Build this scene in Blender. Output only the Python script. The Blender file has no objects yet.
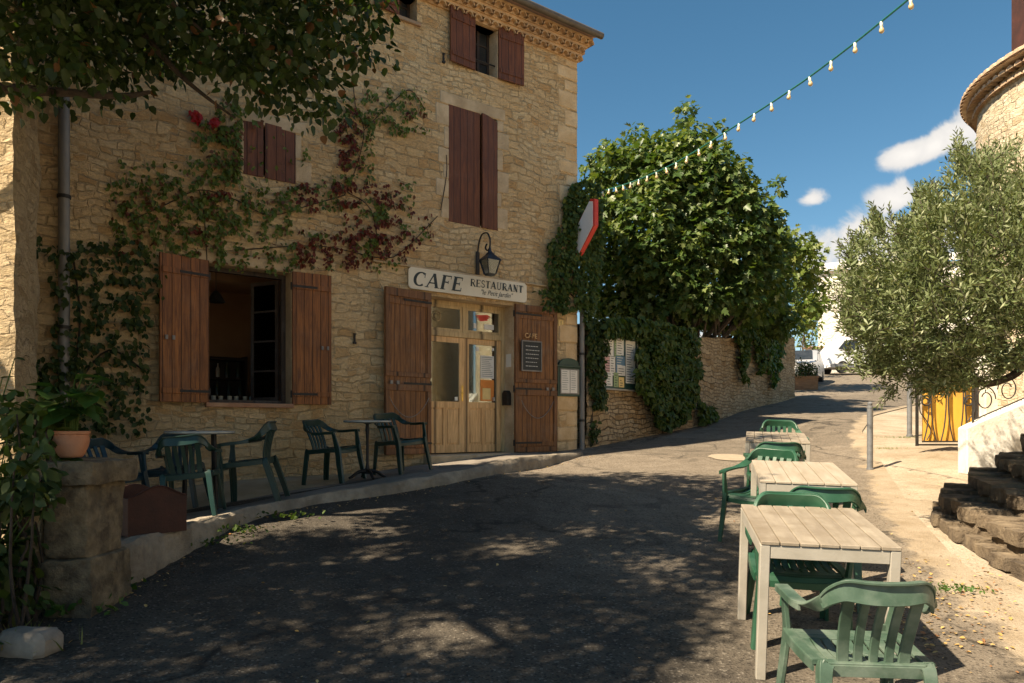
import bpy, math, random
import numpy as np
from mathutils import Vector, Matrix, noise as mnoise
R = math.radians
random.seed(7)
rng = np.random.default_rng(7)
scene = bpy.context.scene
col = scene.collection

# ------------------------------------------------------------------ camera
EYE = 1.6
FPX = 740.0
HZ = 425.0
cam = bpy.data.cameras.new('camera')
cam.sensor_width = 36.0
cam.lens = FPX / 1024 * 36.0
cam.shift_y = (HZ - 341.5) / 1024
cam.clip_start = 0.05
cam.clip_end = 3000
camo = bpy.data.objects.new('camera', cam)
col.objects.link(camo)
camo.location = (0, 0, EYE)
camo.rotation_euler = (R(90), 0, 0)
scene.camera = camo

# ------------------------------------------------------------------ light
SUN_AZ = R(34.2)      # direction the light travels in plan, from +X towards +Y
SUN_EL = R(47)
ux, uy = math.cos(SUN_AZ), math.sin(SUN_AZ)
COT = 1 / math.tan(SUN_EL)
sun = bpy.data.lights.new('sun', 'SUN')
sun.energy = 5.0
sun.angle = R(0.55)
sun.color = (1.0, 0.84, 0.63)
suno = bpy.data.objects.new('sun', sun)
col.objects.link(suno)
dirv = Vector((ux * math.cos(SUN_EL), uy * math.cos(SUN_EL), -math.sin(SUN_EL)))
suno.rotation_euler = dirv.to_track_quat('-Z', 'Y').to_euler()
suno.location = (-20, -15, 25)

world = bpy.data.worlds.new('World')
scene.world = world
world.use_nodes = True
wt = world.node_tree
wt.nodes.clear()


def wn(t, **k):
    n = wt.nodes.new(t)
    for a, b in k.items():
        setattr(n, a, b)
    return n


sky = wn('ShaderNodeTexSky', sky_type='NISHITA', sun_disc=False)
sky.sun_elevation = SUN_EL
sky.sun_rotation = math.atan2(-ux, -uy)
sky.altitude = 600
sky.air_density = 1.0
sky.dust_density = 0.25
sky.ozone_density = 3.0
hsv = wn('ShaderNodeHueSaturation')
hsv.inputs['Hue'].default_value = 0.488
hsv.inputs['Saturation'].default_value = 1.22
hsv.inputs['Value'].default_value = 1.0
wt.links.new(sky.outputs[0], hsv.inputs['Color'])
tc = wn('ShaderNodeTexCoord')
# clouds: soft ellipses round fixed sky directions, broken up with noise
CL = [(900, 158, 22, 11), (922, 150, 26, 15), (946, 138, 26, 15), (968, 126, 24, 16), (890, 205, 27, 15), (868, 236, 48, 16),
      (835, 250, 42, 26), (800, 203, 14, 9), (846, 268, 60, 26), (1010, 160, 40, 30), (640, 330, 60, 20), (905, 250, 60, 30)]
prev = None
for (cx, cy, rx, ry) in [(a_ + 12, b_ - 4, c_ * 1.08, d_ * 1.12) for a_, b_, c_, d_ in CL]:
    v = Vector(((cx - 512) / FPX, 1, (HZ - cy) / FPX)).normalized()
    L = Vector(((cx - 512) / FPX, 1, (HZ - cy) / FPX)).length
    s = wn('ShaderNodeVectorMath', operation='SUBTRACT')
    wt.links.new(tc.outputs['Generated'], s.inputs[0])
    s.inputs[1].default_value = v
    m = wn('ShaderNodeVectorMath', operation='MULTIPLY')
    wt.links.new(s.outputs[0], m.inputs[0])
    m.inputs[1].default_value = (FPX * L / rx, FPX * L / rx * .6, FPX * L / ry)
    l = wn('ShaderNodeVectorMath', operation='LENGTH')
    wt.links.new(m.outputs[0], l.inputs[0])
    if prev is None:
        prev = l.outputs['Value']
    else:
        mn = wn('ShaderNodeMath', operation='SMOOTH_MIN')
        mn.inputs[2].default_value = .35
        wt.links.new(prev, mn.inputs[0])
        wt.links.new(l.outputs['Value'], mn.inputs[1])
        prev = mn.outputs[0]
nz = wn('ShaderNodeTexNoise')
nz.inputs['Scale'].default_value = 17
nz.inputs['Distortion'].default_value = .4
nz.inputs['Detail'].default_value = 7
nz.inputs['Roughness'].default_value = .55
wt.links.new(tc.outputs['Generated'], nz.inputs['Vector'])
ma = wn('ShaderNodeMath', operation='MULTIPLY_ADD')
wt.links.new(nz.outputs[0], ma.inputs[0])
ma.inputs[1].default_value = 3.3
wt.links.new(prev, ma.inputs[2])
mr = wn('ShaderNodeMapRange', interpolation_type='SMOOTHERSTEP')
wt.links.new(ma.outputs[0], mr.inputs[0])
mr.inputs[1].default_value = 2.75
mr.inputs[2].default_value = 2.0
mr.inputs[3].default_value = 0
mr.inputs[4].default_value = .95
cr = wn('ShaderNodeMapRange')
wt.links.new(ma.outputs[0], cr.inputs[0])
cr.inputs[1].default_value = 1.4
cr.inputs[2].default_value = 2.7
cc = wn('ShaderNodeMixRGB')
wt.links.new(cr.outputs[0], cc.inputs[0])
cc.inputs[1].default_value = (7.2, 6.8, 6.3, 1)
cc.inputs[2].default_value = (5.4, 5.2, 5.0, 1)
mx = wn('ShaderNodeMixRGB')
wt.links.new(mr.outputs[0], mx.inputs[0])
tint = wn('ShaderNodeMixRGB', blend_type='MULTIPLY')
tint.inputs[0].default_value = 1.0
tint.inputs[2].default_value = (1.16, .97, .87, 1)
wt.links.new(hsv.outputs[0], tint.inputs[1])
wt.links.new(tint.outputs[0], mx.inputs[1])
wt.links.new(cc.outputs[0], mx.inputs[2])
bg = wn('ShaderNodeBackground')
bg.inputs[1].default_value = 0.057
wt.links.new(mx.outputs[0], bg.inputs[0])
wo = wn('ShaderNodeOutputWorld')
wt.links.new(bg.outputs[0], wo.inputs[0])

scene.view_settings.view_transform = 'Standard'
scene.view_settings.look = 'None'
scene.view_settings.exposure = 1.36
scene.view_settings.gamma = 1
scene.render.engine = 'CYCLES'
scene.cycles.max_bounces = 8
scene.cycles.diffuse_bounces = 4
scene.cycles.transparent_max_bounces = 8

# ------------------------------------------------------------------ plan helpers
GP = [(-60, -4.4), (-20, -2.7), (0, -1.62), (2, -1.49), (4.1, -1.31), (5.9, -1.12), (8.7, -.88), (11, -.66), (13.5, -.43), (16, -.14),
      (20, .33), (25, .92), (32, 1.75), (40, 2.75), (60, 4.6), (120, 6.5), (400, 8)]
_gx = np.array([p[0] for p in GP], float)
_gy = np.array([p[1] for p in GP], float)


def _Gs(y):
    # light smoothing of the polyline
    return (np.interp(y - .8, _gx, _gy) + np.interp(y, _gx, _gy) * 2 + np.interp(y + .8, _gx, _gy)) / 4


def sstep(a, b, v):
    t = np.clip((v - a) / (b - a), 0, 1)
    return t * t * (3 - 2 * t)


def ground(x, y):
    x = np.asarray(x, float)
    y = np.asarray(y, float)
    g = _Gs(y) + EYE
    # the side path on the right climbs a little above the road
    r = sstep(5.0, 7.0, x) * sstep(8.5, 11.5, y) * (1 - sstep(16, 24, y)) * .17
    d = (x + 5.39) * .6033 - (y - 8.42) * .7975      # distance in front of the cafe wall
    k = .13 * (1 - sstep(2.0, 4.6, d)) * sstep(5.6, 7.4, y) * (1 - sstep(9.3, 11.4, y)) * sstep(-6, -3, x)
    return g + r + k


def gz(x, y):
    return float(ground(x, y))


def at(px, py, Y):
    return Vector(((px - 512) / FPX * Y, Y, EYE + (HZ - py) / FPX * Y))


def gat(px, py):
    """point of the ground seen at a pixel"""
    k = (HZ - py) / FPX
    lo = 1.5
    best = None
    y = 1.5
    while y < 80:
        if EYE + k * y <= gz((px - 512) / FPX * y, y):
            return Vector(((px - 512) / FPX * y, y, gz((px - 512) / FPX * y, y)))
        y += .02
    return None


FA = math.atan2(.6033, .7975)          # facade direction
AX, AY = -5.39, 8.42
FB = .7                                 # z of the building's root
dvec = Vector((math.cos(FA), math.sin(FA), 0))
nvec = Vector((math.sin(FA), -math.cos(FA), 0))


def fs(px, out=0.0):
    k = (px - 512) / FPX
    ax, ay = AX + nvec.x * out, AY + nvec.y * out
    return (k * ay - ax) / (dvec.x - k * dvec.y)


def F(px, py, out=0.0):
    s = fs(px, out)
    Z = AY + nvec.y * out + s * dvec.y
    return s, EYE + (HZ - py) / FPX * Z - FB


def fw(s, z, out=0.0):
    """facade local (s, z above root) to world"""
    return Vector((AX, AY, FB)) + dvec * s + nvec * out + Vector((0, 0, z))


# ------------------------------------------------------------------ mesh helpers
class MB:
    def __init__(self):
        self.v, self.f, self.m = [], [], []

    def add(self, verts, faces, mi=0):
        b = len(self.v)
        self.v += [tuple(p) for p in verts]
        self.f += [tuple(i + b for i in f) for f in faces]
        self.m += [mi] * len(faces)
        return self

    def box(self, a, b, mi=0, M=None, ch=0.0):
        x0, y0, z0 = [min(p, q) for p, q in zip(a, b)]
        x1, y1, z1 = [max(p, q) for p, q in zip(a, b)]
        c = min(ch, (x1 - x0) / 2.2, (y1 - y0) / 2.2, (z1 - z0) / 2.2)
        if c <= 0:
            vs = [(x0, y0, z0), (x1, y0, z0), (x1, y1, z0), (x0, y1, z0), (x0, y0, z1), (x1, y0, z1), (x1, y1, z1), (x0, y1, z1)]
            fsx = [(0, 3, 2, 1), (4, 5, 6, 7), (0, 1, 5, 4), (1, 2, 6, 5), (2, 3, 7, 6), (3, 0, 4, 7)]
        else:
            # chamfered box: 24 verts
            vs = []
            idx = {}
            for ix, (X, sx) in enumerate(((x0, 1), (x1, -1))):
                for iy, (Y, sy) in enumerate(((y0, 1), (y1, -1))):
                    for iz, (Zc, sz) in enumerate(((z0, 1), (z1, -1))):
                        idx[ix, iy, iz, 0] = len(vs); vs.append((X, Y + sy * c, Zc + sz * c))
                        idx[ix, iy, iz, 1] = len(vs); vs.append((X + sx * c, Y, Zc + sz * c))
                        idx[ix, iy, iz, 2] = len(vs); vs.append((X + sx * c, Y + sy * c, Zc))
            I = idx
            fsx = []
            for ix in (0, 1):
                q = [I[ix, 0, 0, 0], I[ix, 1, 0, 0], I[ix, 1, 1, 0], I[ix, 0, 1, 0]]
                fsx.append(q[::-1] if ix == 0 else q)
            for iy in (0, 1):
                q = [I[0, iy, 0, 1], I[1, iy, 0, 1], I[1, iy, 1, 1], I[0, iy, 1, 1]]
                fsx.append(q if iy == 0 else q[::-1])
            for iz in (0, 1):
                q = [I[0, 0, iz, 2], I[1, 0, iz, 2], I[1, 1, iz, 2], I[0, 1, iz, 2]]
                fsx.append(q[::-1] if iz == 0 else q)
            for iy in (0, 1):
                for iz in (0, 1):
                    q = [I[0, iy, iz, 1], I[1, iy, iz, 1], I[1, iy, iz, 2], I[0, iy, iz, 2]]
                    fsx.append(q if (iy + iz) % 2 else q[::-1])
            for ix in (0, 1):
                for iz in (0, 1):
                    q = [I[ix, 0, iz, 0], I[ix, 1, iz, 0], I[ix, 1, iz, 2], I[ix, 0, iz, 2]]
                    fsx.append(q[::-1] if (ix + iz) % 2 else q)
            for ix in (0, 1):
                for iy in (0, 1):
                    q = [I[ix, iy, 0, 0], I[ix, iy, 1, 0], I[ix, iy, 1, 1], I[ix, iy, 0, 1]]
                    fsx.append(q if (ix + iy) % 2 else q[::-1])
            for ix in (0, 1):
                for iy in (0, 1):
                    for iz in (0, 1):
                        t = [I[ix, iy, iz, 0], I[ix, iy, iz, 1], I[ix, iy, iz, 2]]
                        fsx.append(t if (ix + iy + iz) % 2 else t[::-1])
        if M is not None:
            vs = [M @ Vector(p) for p in vs]
        return self.add(vs, fsx, mi)

    def sweep(self, pts, rad, n=8, mi=0, side=None, rnd=.28, cap=True):
        """rad: radius, or list of (w, t) half sizes per point with a side vector per point: rounded rectangle section"""
        pts = [Vector(p) for p in pts]
        N = len(pts)
        tans = []
        for i in range(N):
            t = pts[min(i + 1, N - 1)] - pts[max(i - 1, 0)]
            tans.append(t.normalized() if t.length > 1e-9 else Vector((0, 0, 1)))
        rings = []
        if side is None:
            up = Vector((0, 0, 1)) if abs(tans[0].z) < .9 else Vector((1, 0, 0))
            s = tans[0].cross(up).normalized()
            for i in range(N):
                s = (s - tans[i] * s.dot(tans[i])).normalized()
                q = tans[i].cross(s)
                r = rad[i] if isinstance(rad, (list, tuple)) else rad
                rings.append([pts[i] + s * (math.cos(2 * math.pi * k / n) * r) + q * (math.sin(2 * math.pi * k / n) * r) for k in range(n)])
        else:
            for i in range(N):
                s = Vector(side[i]) if isinstance(side, list) else Vector(side)
                s = (s - tans[i] * s.dot(tans[i])).normalized()
                q = tans[i].cross(s)
                w, t = rad[i] if isinstance(rad, list) else rad
                c = rnd * min(w, t) * 1.2
                ring = []
                for (a, b) in ((w, t - c), (w - c, t), (-w + c, t), (-w, t - c), (-w, -t + c), (-w + c, -t), (w - c, -t), (w, -t + c)):
                    ring.append(pts[i] + s * a + q * b)
                rings.append(ring)
            n = 8
        vs = [p for r in rings for p in r]
        fc = []
        for i in range(N - 1):
            for k in range(n):
                a, b = i * n + k, i * n + (k + 1) % n
                fc.append((a, b, b + n, a + n))
        if cap:
            fc.append(tuple(range(n))[::-1])
            fc.append(tuple((N - 1) * n + k for k in range(n)))
        return self.add(vs, fc, mi)

    def lathe(self, prof, n=24, c=(0, 0, 0), mi=0):
        vs, fc = [], []
        for (r, z) in prof:
            for k in range(n):
                a = 2 * math.pi * k / n
                vs.append((c[0] + r * math.cos(a), c[1] + r * math.sin(a), c[2] + z))
        for i in range(len(prof) - 1):
            for k in range(n):
                a, b = i * n + k, i * n + (k + 1) % n
                fc.append((a, b, b + n, a + n))
        fc.append(tuple(range(n))[::-1])
        fc.append(tuple((len(prof) - 1) * n + k for k in range(n)))
        return self.add(vs, fc, mi)

    def poly(self, pts, depth_vec, mi=0):
        """extruded polygon"""
        d = Vector(depth_vec)
        n = len(pts)
        vs = [Vector(p) for p in pts] + [Vector(p) + d for p in pts]
        fc = [tuple(range(n)), tuple(range(n, 2 * n))[::-1]] + [(i, i + n, (i + 1) % n + n, (i + 1) % n) for i in range(n)]
        return self.add(vs, fc, mi)

    def build(self, name, mat=None, parent=None, smooth=False, mats=None, kind=None):
        me = bpy.data.meshes.new(name)
        me.from_pydata(self.v, [], self.f)
        for mm in (mats or [mat]):
            if mm:
                me.materials.append(mm)
        if mats:
            me.polygons.foreach_set('material_index', self.m)
        if smooth:
            me.polygons.foreach_set('use_smooth', [True] * len(self.f))
            try:
                me.set_sharp_from_angle(angle=R(42))
            except Exception:
                pass
        me.update()
        o = bpy.data.objects.new(name, me)
        col.objects.link(o)
        if parent:
            o.parent = parent
        if kind:
            o['kind'] = kind
        return o


def tag(o, label=None, cat=None, group=None, kind=None):
    if label: o['label'] = label
    if cat: o['category'] = cat
    if group: o['group'] = group
    if kind: o['kind'] = kind
    return o


def empty(name, loc, rz=0, label=None, cat=None, group=None):
    o = bpy.data.objects.new(name, None)
    col.objects.link(o)
    o.location = loc
    o.rotation_euler = (0, 0, rz)
    o.empty_display_size = .2
    return tag(o, label, cat, group)


def kids(o):
    return [c for c in bpy.data.objects if c.parent == o]


def copy_tree(o, parent=None):
    c = o.copy()
    col.objects.link(c)
    c.parent = parent
    for ch in kids(o):
        copy_tree(ch, c)
    return c


def catmull(P, n=6):
    P = [Vector(p) for p in P]
    Q = [P[0]] + P + [P[-1]]
    out = []
    for i in range(1, len(Q) - 2):
        p0, p1, p2, p3 = Q[i - 1], Q[i], Q[i + 1], Q[i + 2]
        for k in range(n):
            t = k / n
            out.append(.5 * ((2 * p1) + (p2 - p0) * t + (2 * p0 - 5 * p1 + 4 * p2 - p3) * t * t + (3 * p1 - p0 - 3 * p2 + p3) * t ** 3))
    out.append(P[-1])
    return out


# ------------------------------------------------------------------ materials
def newmat(name):
    m = bpy.data.materials.new(name)
    m.use_nodes = True
    nt = m.node_tree
    b = nt.nodes['Principled BSDF']
    return m, nt, b


class NT:
    def __init__(self, nt):
        self.nt = nt

    def n(self, t, ins=None, **k):
        x = self.nt.nodes.new(t)
        for a, b in k.items():
            setattr(x, a, b)
        for a, b in (ins or {}).items():
            if isinstance(b, bpy.types.NodeSocket):
                self.nt.links.new(b, x.inputs[a])
            else:
                x.inputs[a].default_value = b
        return x

    def math(self, op, a, b=0.0, c=0.0, clamp=False):
        x = self.n('ShaderNodeMath', {0: a, 1: b, 2: c}, operation=op)
        x.use_clamp = clamp
        return x.outputs[0]

    def mix(self, f, a, b, mode='MIX'):
        x = self.n('ShaderNodeMixRGB', {0: f, 1: a, 2: b}, blend_type=mode)
        return x.outputs[0]

    def noise(self, vec, scale, detail=4, rough=.55, dist=0):
        return self.n('ShaderNodeTexNoise', {'Vector': vec, 'Scale': scale, 'Detail': detail, 'Roughness': rough, 'Distortion': dist}).outputs[0]

    def ramp(self, v, a, b, lo=0.0, hi=1.0):
        return self.n('ShaderNodeMapRange', {0: v, 1: a, 2: b, 3: lo, 4: hi}).outputs[0]

    def link(self, a, b):
        self.nt.links.new(a, b)


def c4(c, k=1.0):
    return (c[0] * k, c[1] * k, c[2] * k, 1)


def mat_stone(name, cols, mortar, scale=4.0, squash=1.9, mw=.05, bump=.03, rough=.92, dist=.12, patina=None, mortar_cover=.0, tint_scale=.6, soft=.0):
    m, nt, b = newmat(name)
    N = NT(nt)
    tcn = N.n('ShaderNodeTexCoord').outputs['Object']
    dn = N.n('ShaderNodeTexNoise', {'Vector': tcn, 'Scale': 3.2, 'Detail': 3, 'Roughness': .6}).outputs['Color']
    dv = N.n('ShaderNodeVectorMath', {0: dn, 1: (.5, .5, .5)}, operation='SUBTRACT').outputs[0]
    dv2 = N.n('ShaderNodeVectorMath', {0: dv, 'Scale': dist * 2.4}, operation='SCALE').outputs[0]
    p = N.n('ShaderNodeVectorMath', {0: tcn, 1: dv2}, operation='ADD').outputs[0]
    p = N.n('ShaderNodeVectorMath', {0: p, 1: (1, 1, squash)}, operation='MULTIPLY').outputs[0]
    v1 = N.n('ShaderNodeTexVoronoi', {'Vector': p, 'Scale': scale, 'Randomness': .85}, feature='F1')
    v2 = N.n('ShaderNodeTexVoronoi', {'Vector': p, 'Scale': scale, 'Randomness': .85}, feature='DISTANCE_TO_EDGE')
    sep = N.n('ShaderNodeSeparateColor', {0: v1.outputs['Color']}).outputs
    c = N.mix(sep[0], c4(cols[0]), c4(cols[1]))
    c = N.mix(N.ramp(sep[1], .6, .9), c, c4(cols[2]))
    big = N.noise(tcn, tint_scale, 5, .6)
    fine = N.noise(tcn, 22, 6, .7)
    mid = N.noise(tcn, 6, 5, .65)
    c = N.mix(N.ramp(fine, .3, .75, 0, .55), c, c4(cols[0], .55))
    c = N.mix(N.ramp(mid, .5, .78, 0, .35), c, c4(cols[1], 1.15))
    # how far the mortar runs over the stones changes from place to place
    cov = N.math('MULTIPLY_ADD', N.ramp(mid, .35, .7), mortar_cover, mw)
    edge = N.math('ADD', v2.outputs[0], N.math('MULTIPLY_ADD', fine, .05, -.025))
    e = N.math('DIVIDE', edge, cov, clamp=True)
    e = N.n('ShaderNodeMapRange', {0: e, 1: .25, 2: 1.0}, interpolation_type='SMOOTHSTEP').outputs[0]
    mc = N.mix(N.ramp(fine, .3, .7, 0, .5), c4(mortar), c4(mortar, .62))
    e = N.math('MAXIMUM', e, N.ramp(N.noise(tcn, 1.7, 4, .6), .42, .66, 0, soft)) if soft else e
    c = N.mix(e, mc, c)
    if patina:
        c = N.mix(N.ramp(big, .48, .75, 0, .6), c, c4(patina), 'MULTIPLY')
    nt.links.new(c, b.inputs['Base Color'])
    b.inputs['Roughness'].default_value = rough
    h = N.math('MULTIPLY_ADD', e, .9, N.math('MULTIPLY', fine, .55))
    h = N.math('ADD', h, N.math('MULTIPLY', mid, .9))
    h = N.math('ADD', h, N.math('MULTIPLY', sep[2], N.math('MULTIPLY', e, .5)))
    bp = N.n('ShaderNodeBump', {'Height': h, 'Strength': 1.0, 'Distance': bump})
    nt.links.new(bp.outputs[0], b.inputs['Normal'])
    return m


def mat_rubble(name, cols, mortar, w=.27, h=.12, msize=.012, bump=.03, patina=None, soft=.5, distort=.06, u='x', rough=.92, R_=1.0, jb=.8):
    """roughly coursed rubble: rows of uneven stones, joints partly smeared over"""
    m, nt, b = newmat(name)
    N = NT(nt)
    t = N.n('ShaderNodeTexCoord').outputs['Object']
    xyz = N.n('ShaderNodeSeparateXYZ', {0: t}).outputs
    if u == 'x': uu = N.math('ADD', xyz[0], N.math('MULTIPLY', xyz[1], .9))
    elif u == 'diag': uu = N.math('ADD', N.math('MULTIPLY', xyz[0], .6), N.math('MULTIPLY', xyz[1], .8))
    else: uu = N.math('MULTIPLY', N.math('ARCTAN2', xyz[1], xyz[0]), R_)
    fine = N.noise(t, 26, 6, .7)
    mid = N.noise(t, 6, 5, .65)
    big = N.noise(t, .55, 5, .6)
    d1 = N.n('ShaderNodeTexNoise', {'Vector': t, 'Scale': 1.6, 'Detail': 2, 'Roughness': .5}).outputs['Color']
    d2 = N.n('ShaderNodeTexNoise', {'Vector': t, 'Scale': 9.0, 'Detail': 3, 'Roughness': .6}).outputs['Color']
    s1 = N.n('ShaderNodeSeparateColor', {0: d1}).outputs
    s2 = N.n('ShaderNodeSeparateColor', {0: d2}).outputs
    ua = N.math('ADD', uu, N.math('ADD', N.math('MULTIPLY', s1[0], distort * 5), N.math('MULTIPLY', s2[0], distort)))
    za = N.math('ADD', xyz[2], N.math('ADD', N.math('MULTIPLY', s1[1], distort * 4), N.math('MULTIPLY', s2[1], distort * .75)))
    facs, tints = [], []
    for (ww, hh, o1, o2) in ((w, h, 0.0, 0.0), (w * 1.55, h * 1.45, 3.3, .04)):
        p = N.n('ShaderNodeCombineXYZ', {0: N.math('ADD', ua, o1), 1: N.math('ADD', za, o2), 2: 0.0}).outputs[0]
        br = N.n('ShaderNodeTexBrick', {'Vector': p, 'Color1': (0, 0, 0, 1), 'Color2': (1, 1, 1, 1), 'Mortar': (.5, .5, .5, 1), 'Scale': 1.0, 'Mortar Size': msize, 'Mortar Smooth': .9,
                                        'Bias': 0.0, 'Brick Width': ww, 'Row Height': hh})
        br.offset = .43; br.squash = .62; br.squash_frequency = 3; br.offset_frequency = 2
        facs.append(br.outputs['Fac']); tints.append(br.outputs['Color'])
    sel = N.math('GREATER_THAN', N.noise(t, 1.1, 2, .4), .5)
    jf = N.n('ShaderNodeMix', {0: sel, 2: facs[0], 3: facs[1]}).outputs[0]
    tint = N.n('ShaderNodeSeparateColor', {0: N.mix(sel, tints[0], tints[1])}).outputs[0]
    tint2 = N.math('FRACT', N.math('MULTIPLY', tint, 7.31))
    c = N.mix(tint, c4(cols[0]), c4(cols[1]))
    c = N.mix(N.ramp(tint2, .55, .95), c, c4(cols[2]))
    c = N.mix(N.ramp(fine, .35, .72, 0, .6), c, c4(cols[0], .5))
    c = N.mix(N.ramp(mid, .5, .78, 0, .45), c, c4(cols[1], 1.15))
    mc = N.mix(N.ramp(fine, .3, .7, 0, .5), c4(mortar), c4(mortar, .62))
    # joints show only where they are not smeared over
    smear = N.ramp(N.noise(t, 2.3, 5, .65), .4, .62, 1.0, 1.0 - soft)
    e = N.math('SUBTRACT', 1.0, N.math('MULTIPLY', jf, smear))
    c = N.mix(N.math('SUBTRACT', 1.0, N.math('MULTIPLY', jf, N.math('MULTIPLY_ADD', smear, .7, .3))), mc, c)
    if patina:
        c = N.mix(N.ramp(big, .46, .72, 0, .65), c, c4(patina), 'MULTIPLY')
        c = N.mix(N.ramp(N.noise(t, 1.6, 6, .7), .58, .8, 0, .5), c, c4(patina), 'MULTIPLY')
    nt.links.new(c, b.inputs['Base Color'])
    b.inputs['Roughness'].default_value = rough
    b.inputs['Specular IOR Level'].default_value = .3
    hgt = N.math('ADD', N.math('MULTIPLY', e, jb), N.math('MULTIPLY', tint2, N.math('MULTIPLY', e, .5)))
    st = N.noise(N.n('ShaderNodeVectorMath', {0: t, 1: (1, 1, 2.6)}, operation='MULTIPLY').outputs[0], 9.0, 5, .7, .8)
    hgt = N.math('ADD', hgt, N.math('ADD', N.math('MULTIPLY', st, 2.2 - jb), N.math('MULTIPLY', fine, .6)))
    bp = N.n('ShaderNodeBump', {'Height': hgt, 'Strength': 1.0, 'Distance': bump})
    nt.links.new(bp.outputs[0], b.inputs['Normal'])
    return m


def mat_noise(name, a, c, scale=8, rough=.8, bump=.01, bscale=None, detail=6, metallic=0, stretch=(1, 1, 1), lo=.35, hi=.7, c3=None, s3=1.2, spec=.5):
    m, nt, b = newmat(name)
    N = NT(nt)
    t = N.n('ShaderNodeTexCoord').outputs['Object']
    p = N.n('ShaderNodeVectorMath', {0: t, 1: stretch}, operation='MULTIPLY').outputs[0]
    f = N.noise(p, scale, detail, .62)
    colr = N.mix(N.ramp(f, lo, hi), c4(a), c4(c))
    if c3:
        colr = N.mix(N.ramp(N.noise(t, s3, 4, .6), .45, .7), colr, c4(c3))
    nt.links.new(colr, b.inputs['Base Color'])
    b.inputs['Roughness'].default_value = rough
    b.inputs['Metallic'].default_value = metallic
    b.inputs['Specular IOR Level'].default_value = spec
    if bump:
        f2 = N.noise(p, bscale or scale * 3, 6, .7)
        bp = N.n('ShaderNodeBump', {'Height': f2, 'Strength': 1, 'Distance': bump})
        nt.links.new(bp.outputs[0], b.inputs['Normal'])
    return m


def mat_leaf(name, c1, c2, c3=None, trans=.35, rough=.5, tcol=None, p3=.12):
    m, nt, b = newmat(name)
    N = NT(nt)
    g = N.n('ShaderNodeNewGeometry')
    r = g.outputs['Random Per Island']
    colr = N.mix(r, c4(c1), c4(c2))
    if c3:
        r2 = N.math('FRACT', N.math('MULTIPLY', r, 37.7))
        colr = N.mix(N.math('GREATER_THAN', r2, 1 - p3), colr, c4(c3))
    nt.links.new(colr, b.inputs['Base Color'])
    b.inputs['Roughness'].default_value = rough
    b.inputs['Specular IOR Level'].default_value = .35
    tr = N.n('ShaderNodeBsdfTranslucent')
    tm = N.mix(1.0, colr, c4(tcol or (1.5, 1.5, .5)), 'MULTIPLY')
    nt.links.new(tm, tr.inputs[0])
    mixs = N.n('ShaderNodeMixShader', {0: trans})
    nt.links.new(b.outputs[0], mixs.inputs[1])
    nt.links.new(tr.outputs[0], mixs.inputs[2])
    out = [x for x in nt.nodes if x.type == 'OUTPUT_MATERIAL'][0]
    nt.links.new(mixs.outputs[0], out.inputs[0])
    return m


def mat_wood(name, a, c, plank=.11, axis=0, rough=.6, gap=.06, seed=0.0, wear=(.3, .28, .25), wamt=.25):
    """boards running along local z, parted every `plank` along x"""
    m, nt, b = newmat(name)
    N = NT(nt)
    t = N.n('ShaderNodeTexCoord').outputs['Object']
    xyz = N.n('ShaderNodeSeparateXYZ', {0: t}).outputs
    u = N.math('DIVIDE', xyz[axis], plank)
    fl = N.math('FLOOR', u)
    fr = N.math('FRACT', u)
    rnd = N.n('ShaderNodeTexWhiteNoise', {'W': N.math('ADD', fl, seed)}, noise_dimensions='1D').outputs[0]
    st = (14, 14, 1.1) if axis != 2 else (1.1, 14, 14)
    p = N.n('ShaderNodeVectorMath', {0: t, 1: st}, operation='MULTIPLY').outputs[0]
    p = N.n('ShaderNodeVectorMath', {0: p, 1: N.n('ShaderNodeCombineXYZ', {0: 0, 1: 0, 2: N.math('MULTIPLY', rnd, 30)}).outputs[0]}, operation='ADD').outputs[0]
    gr = N.noise(p, 2.2, 6, .65, .6)
    colr = N.mix(N.ramp(gr, .38, .62), c4(a, .75), c4(c, 1.1))
    colr = N.mix(N.math('MULTIPLY', rnd, .45), colr, c4(a, .5))
    colr = N.mix(N.ramp(N.noise(t, .9, 4, .6), .4, .7, 0, .5), colr, c4(a, .7))
    w = N.noise(t, 3.5, 6, .7)
    colr = N.mix(N.ramp(w, .52, .8, 0, wamt), colr, c4(wear))
    dd = N.math('MINIMUM', fr, N.math('SUBTRACT', 1.0, fr))
    g = N.math('DIVIDE', dd, gap, clamp=True)
    colr = N.mix(g, c4(a, .12), colr)
    nt.links.new(colr, b.inputs['Base Color'])
    b.inputs['Roughness'].default_value = rough
    h = N.math('MULTIPLY_ADD', g, 1.0, N.math('MULTIPLY', gr, .25))
    bp = N.n('ShaderNodeBump', {'Height': h, 'Strength': 1, 'Distance': .006})
    nt.links.new(bp.outputs[0], b.inputs['Normal'])
    return m


def mat_flat(name, c, rough=.6, metallic=0, emit=None, spec=.5):
    return mat_noise(name, [k * .86 for k in c], [min(1, k * 1.08) for k in c], 9, rough, .0015, 60, metallic=metallic, spec=spec)


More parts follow.
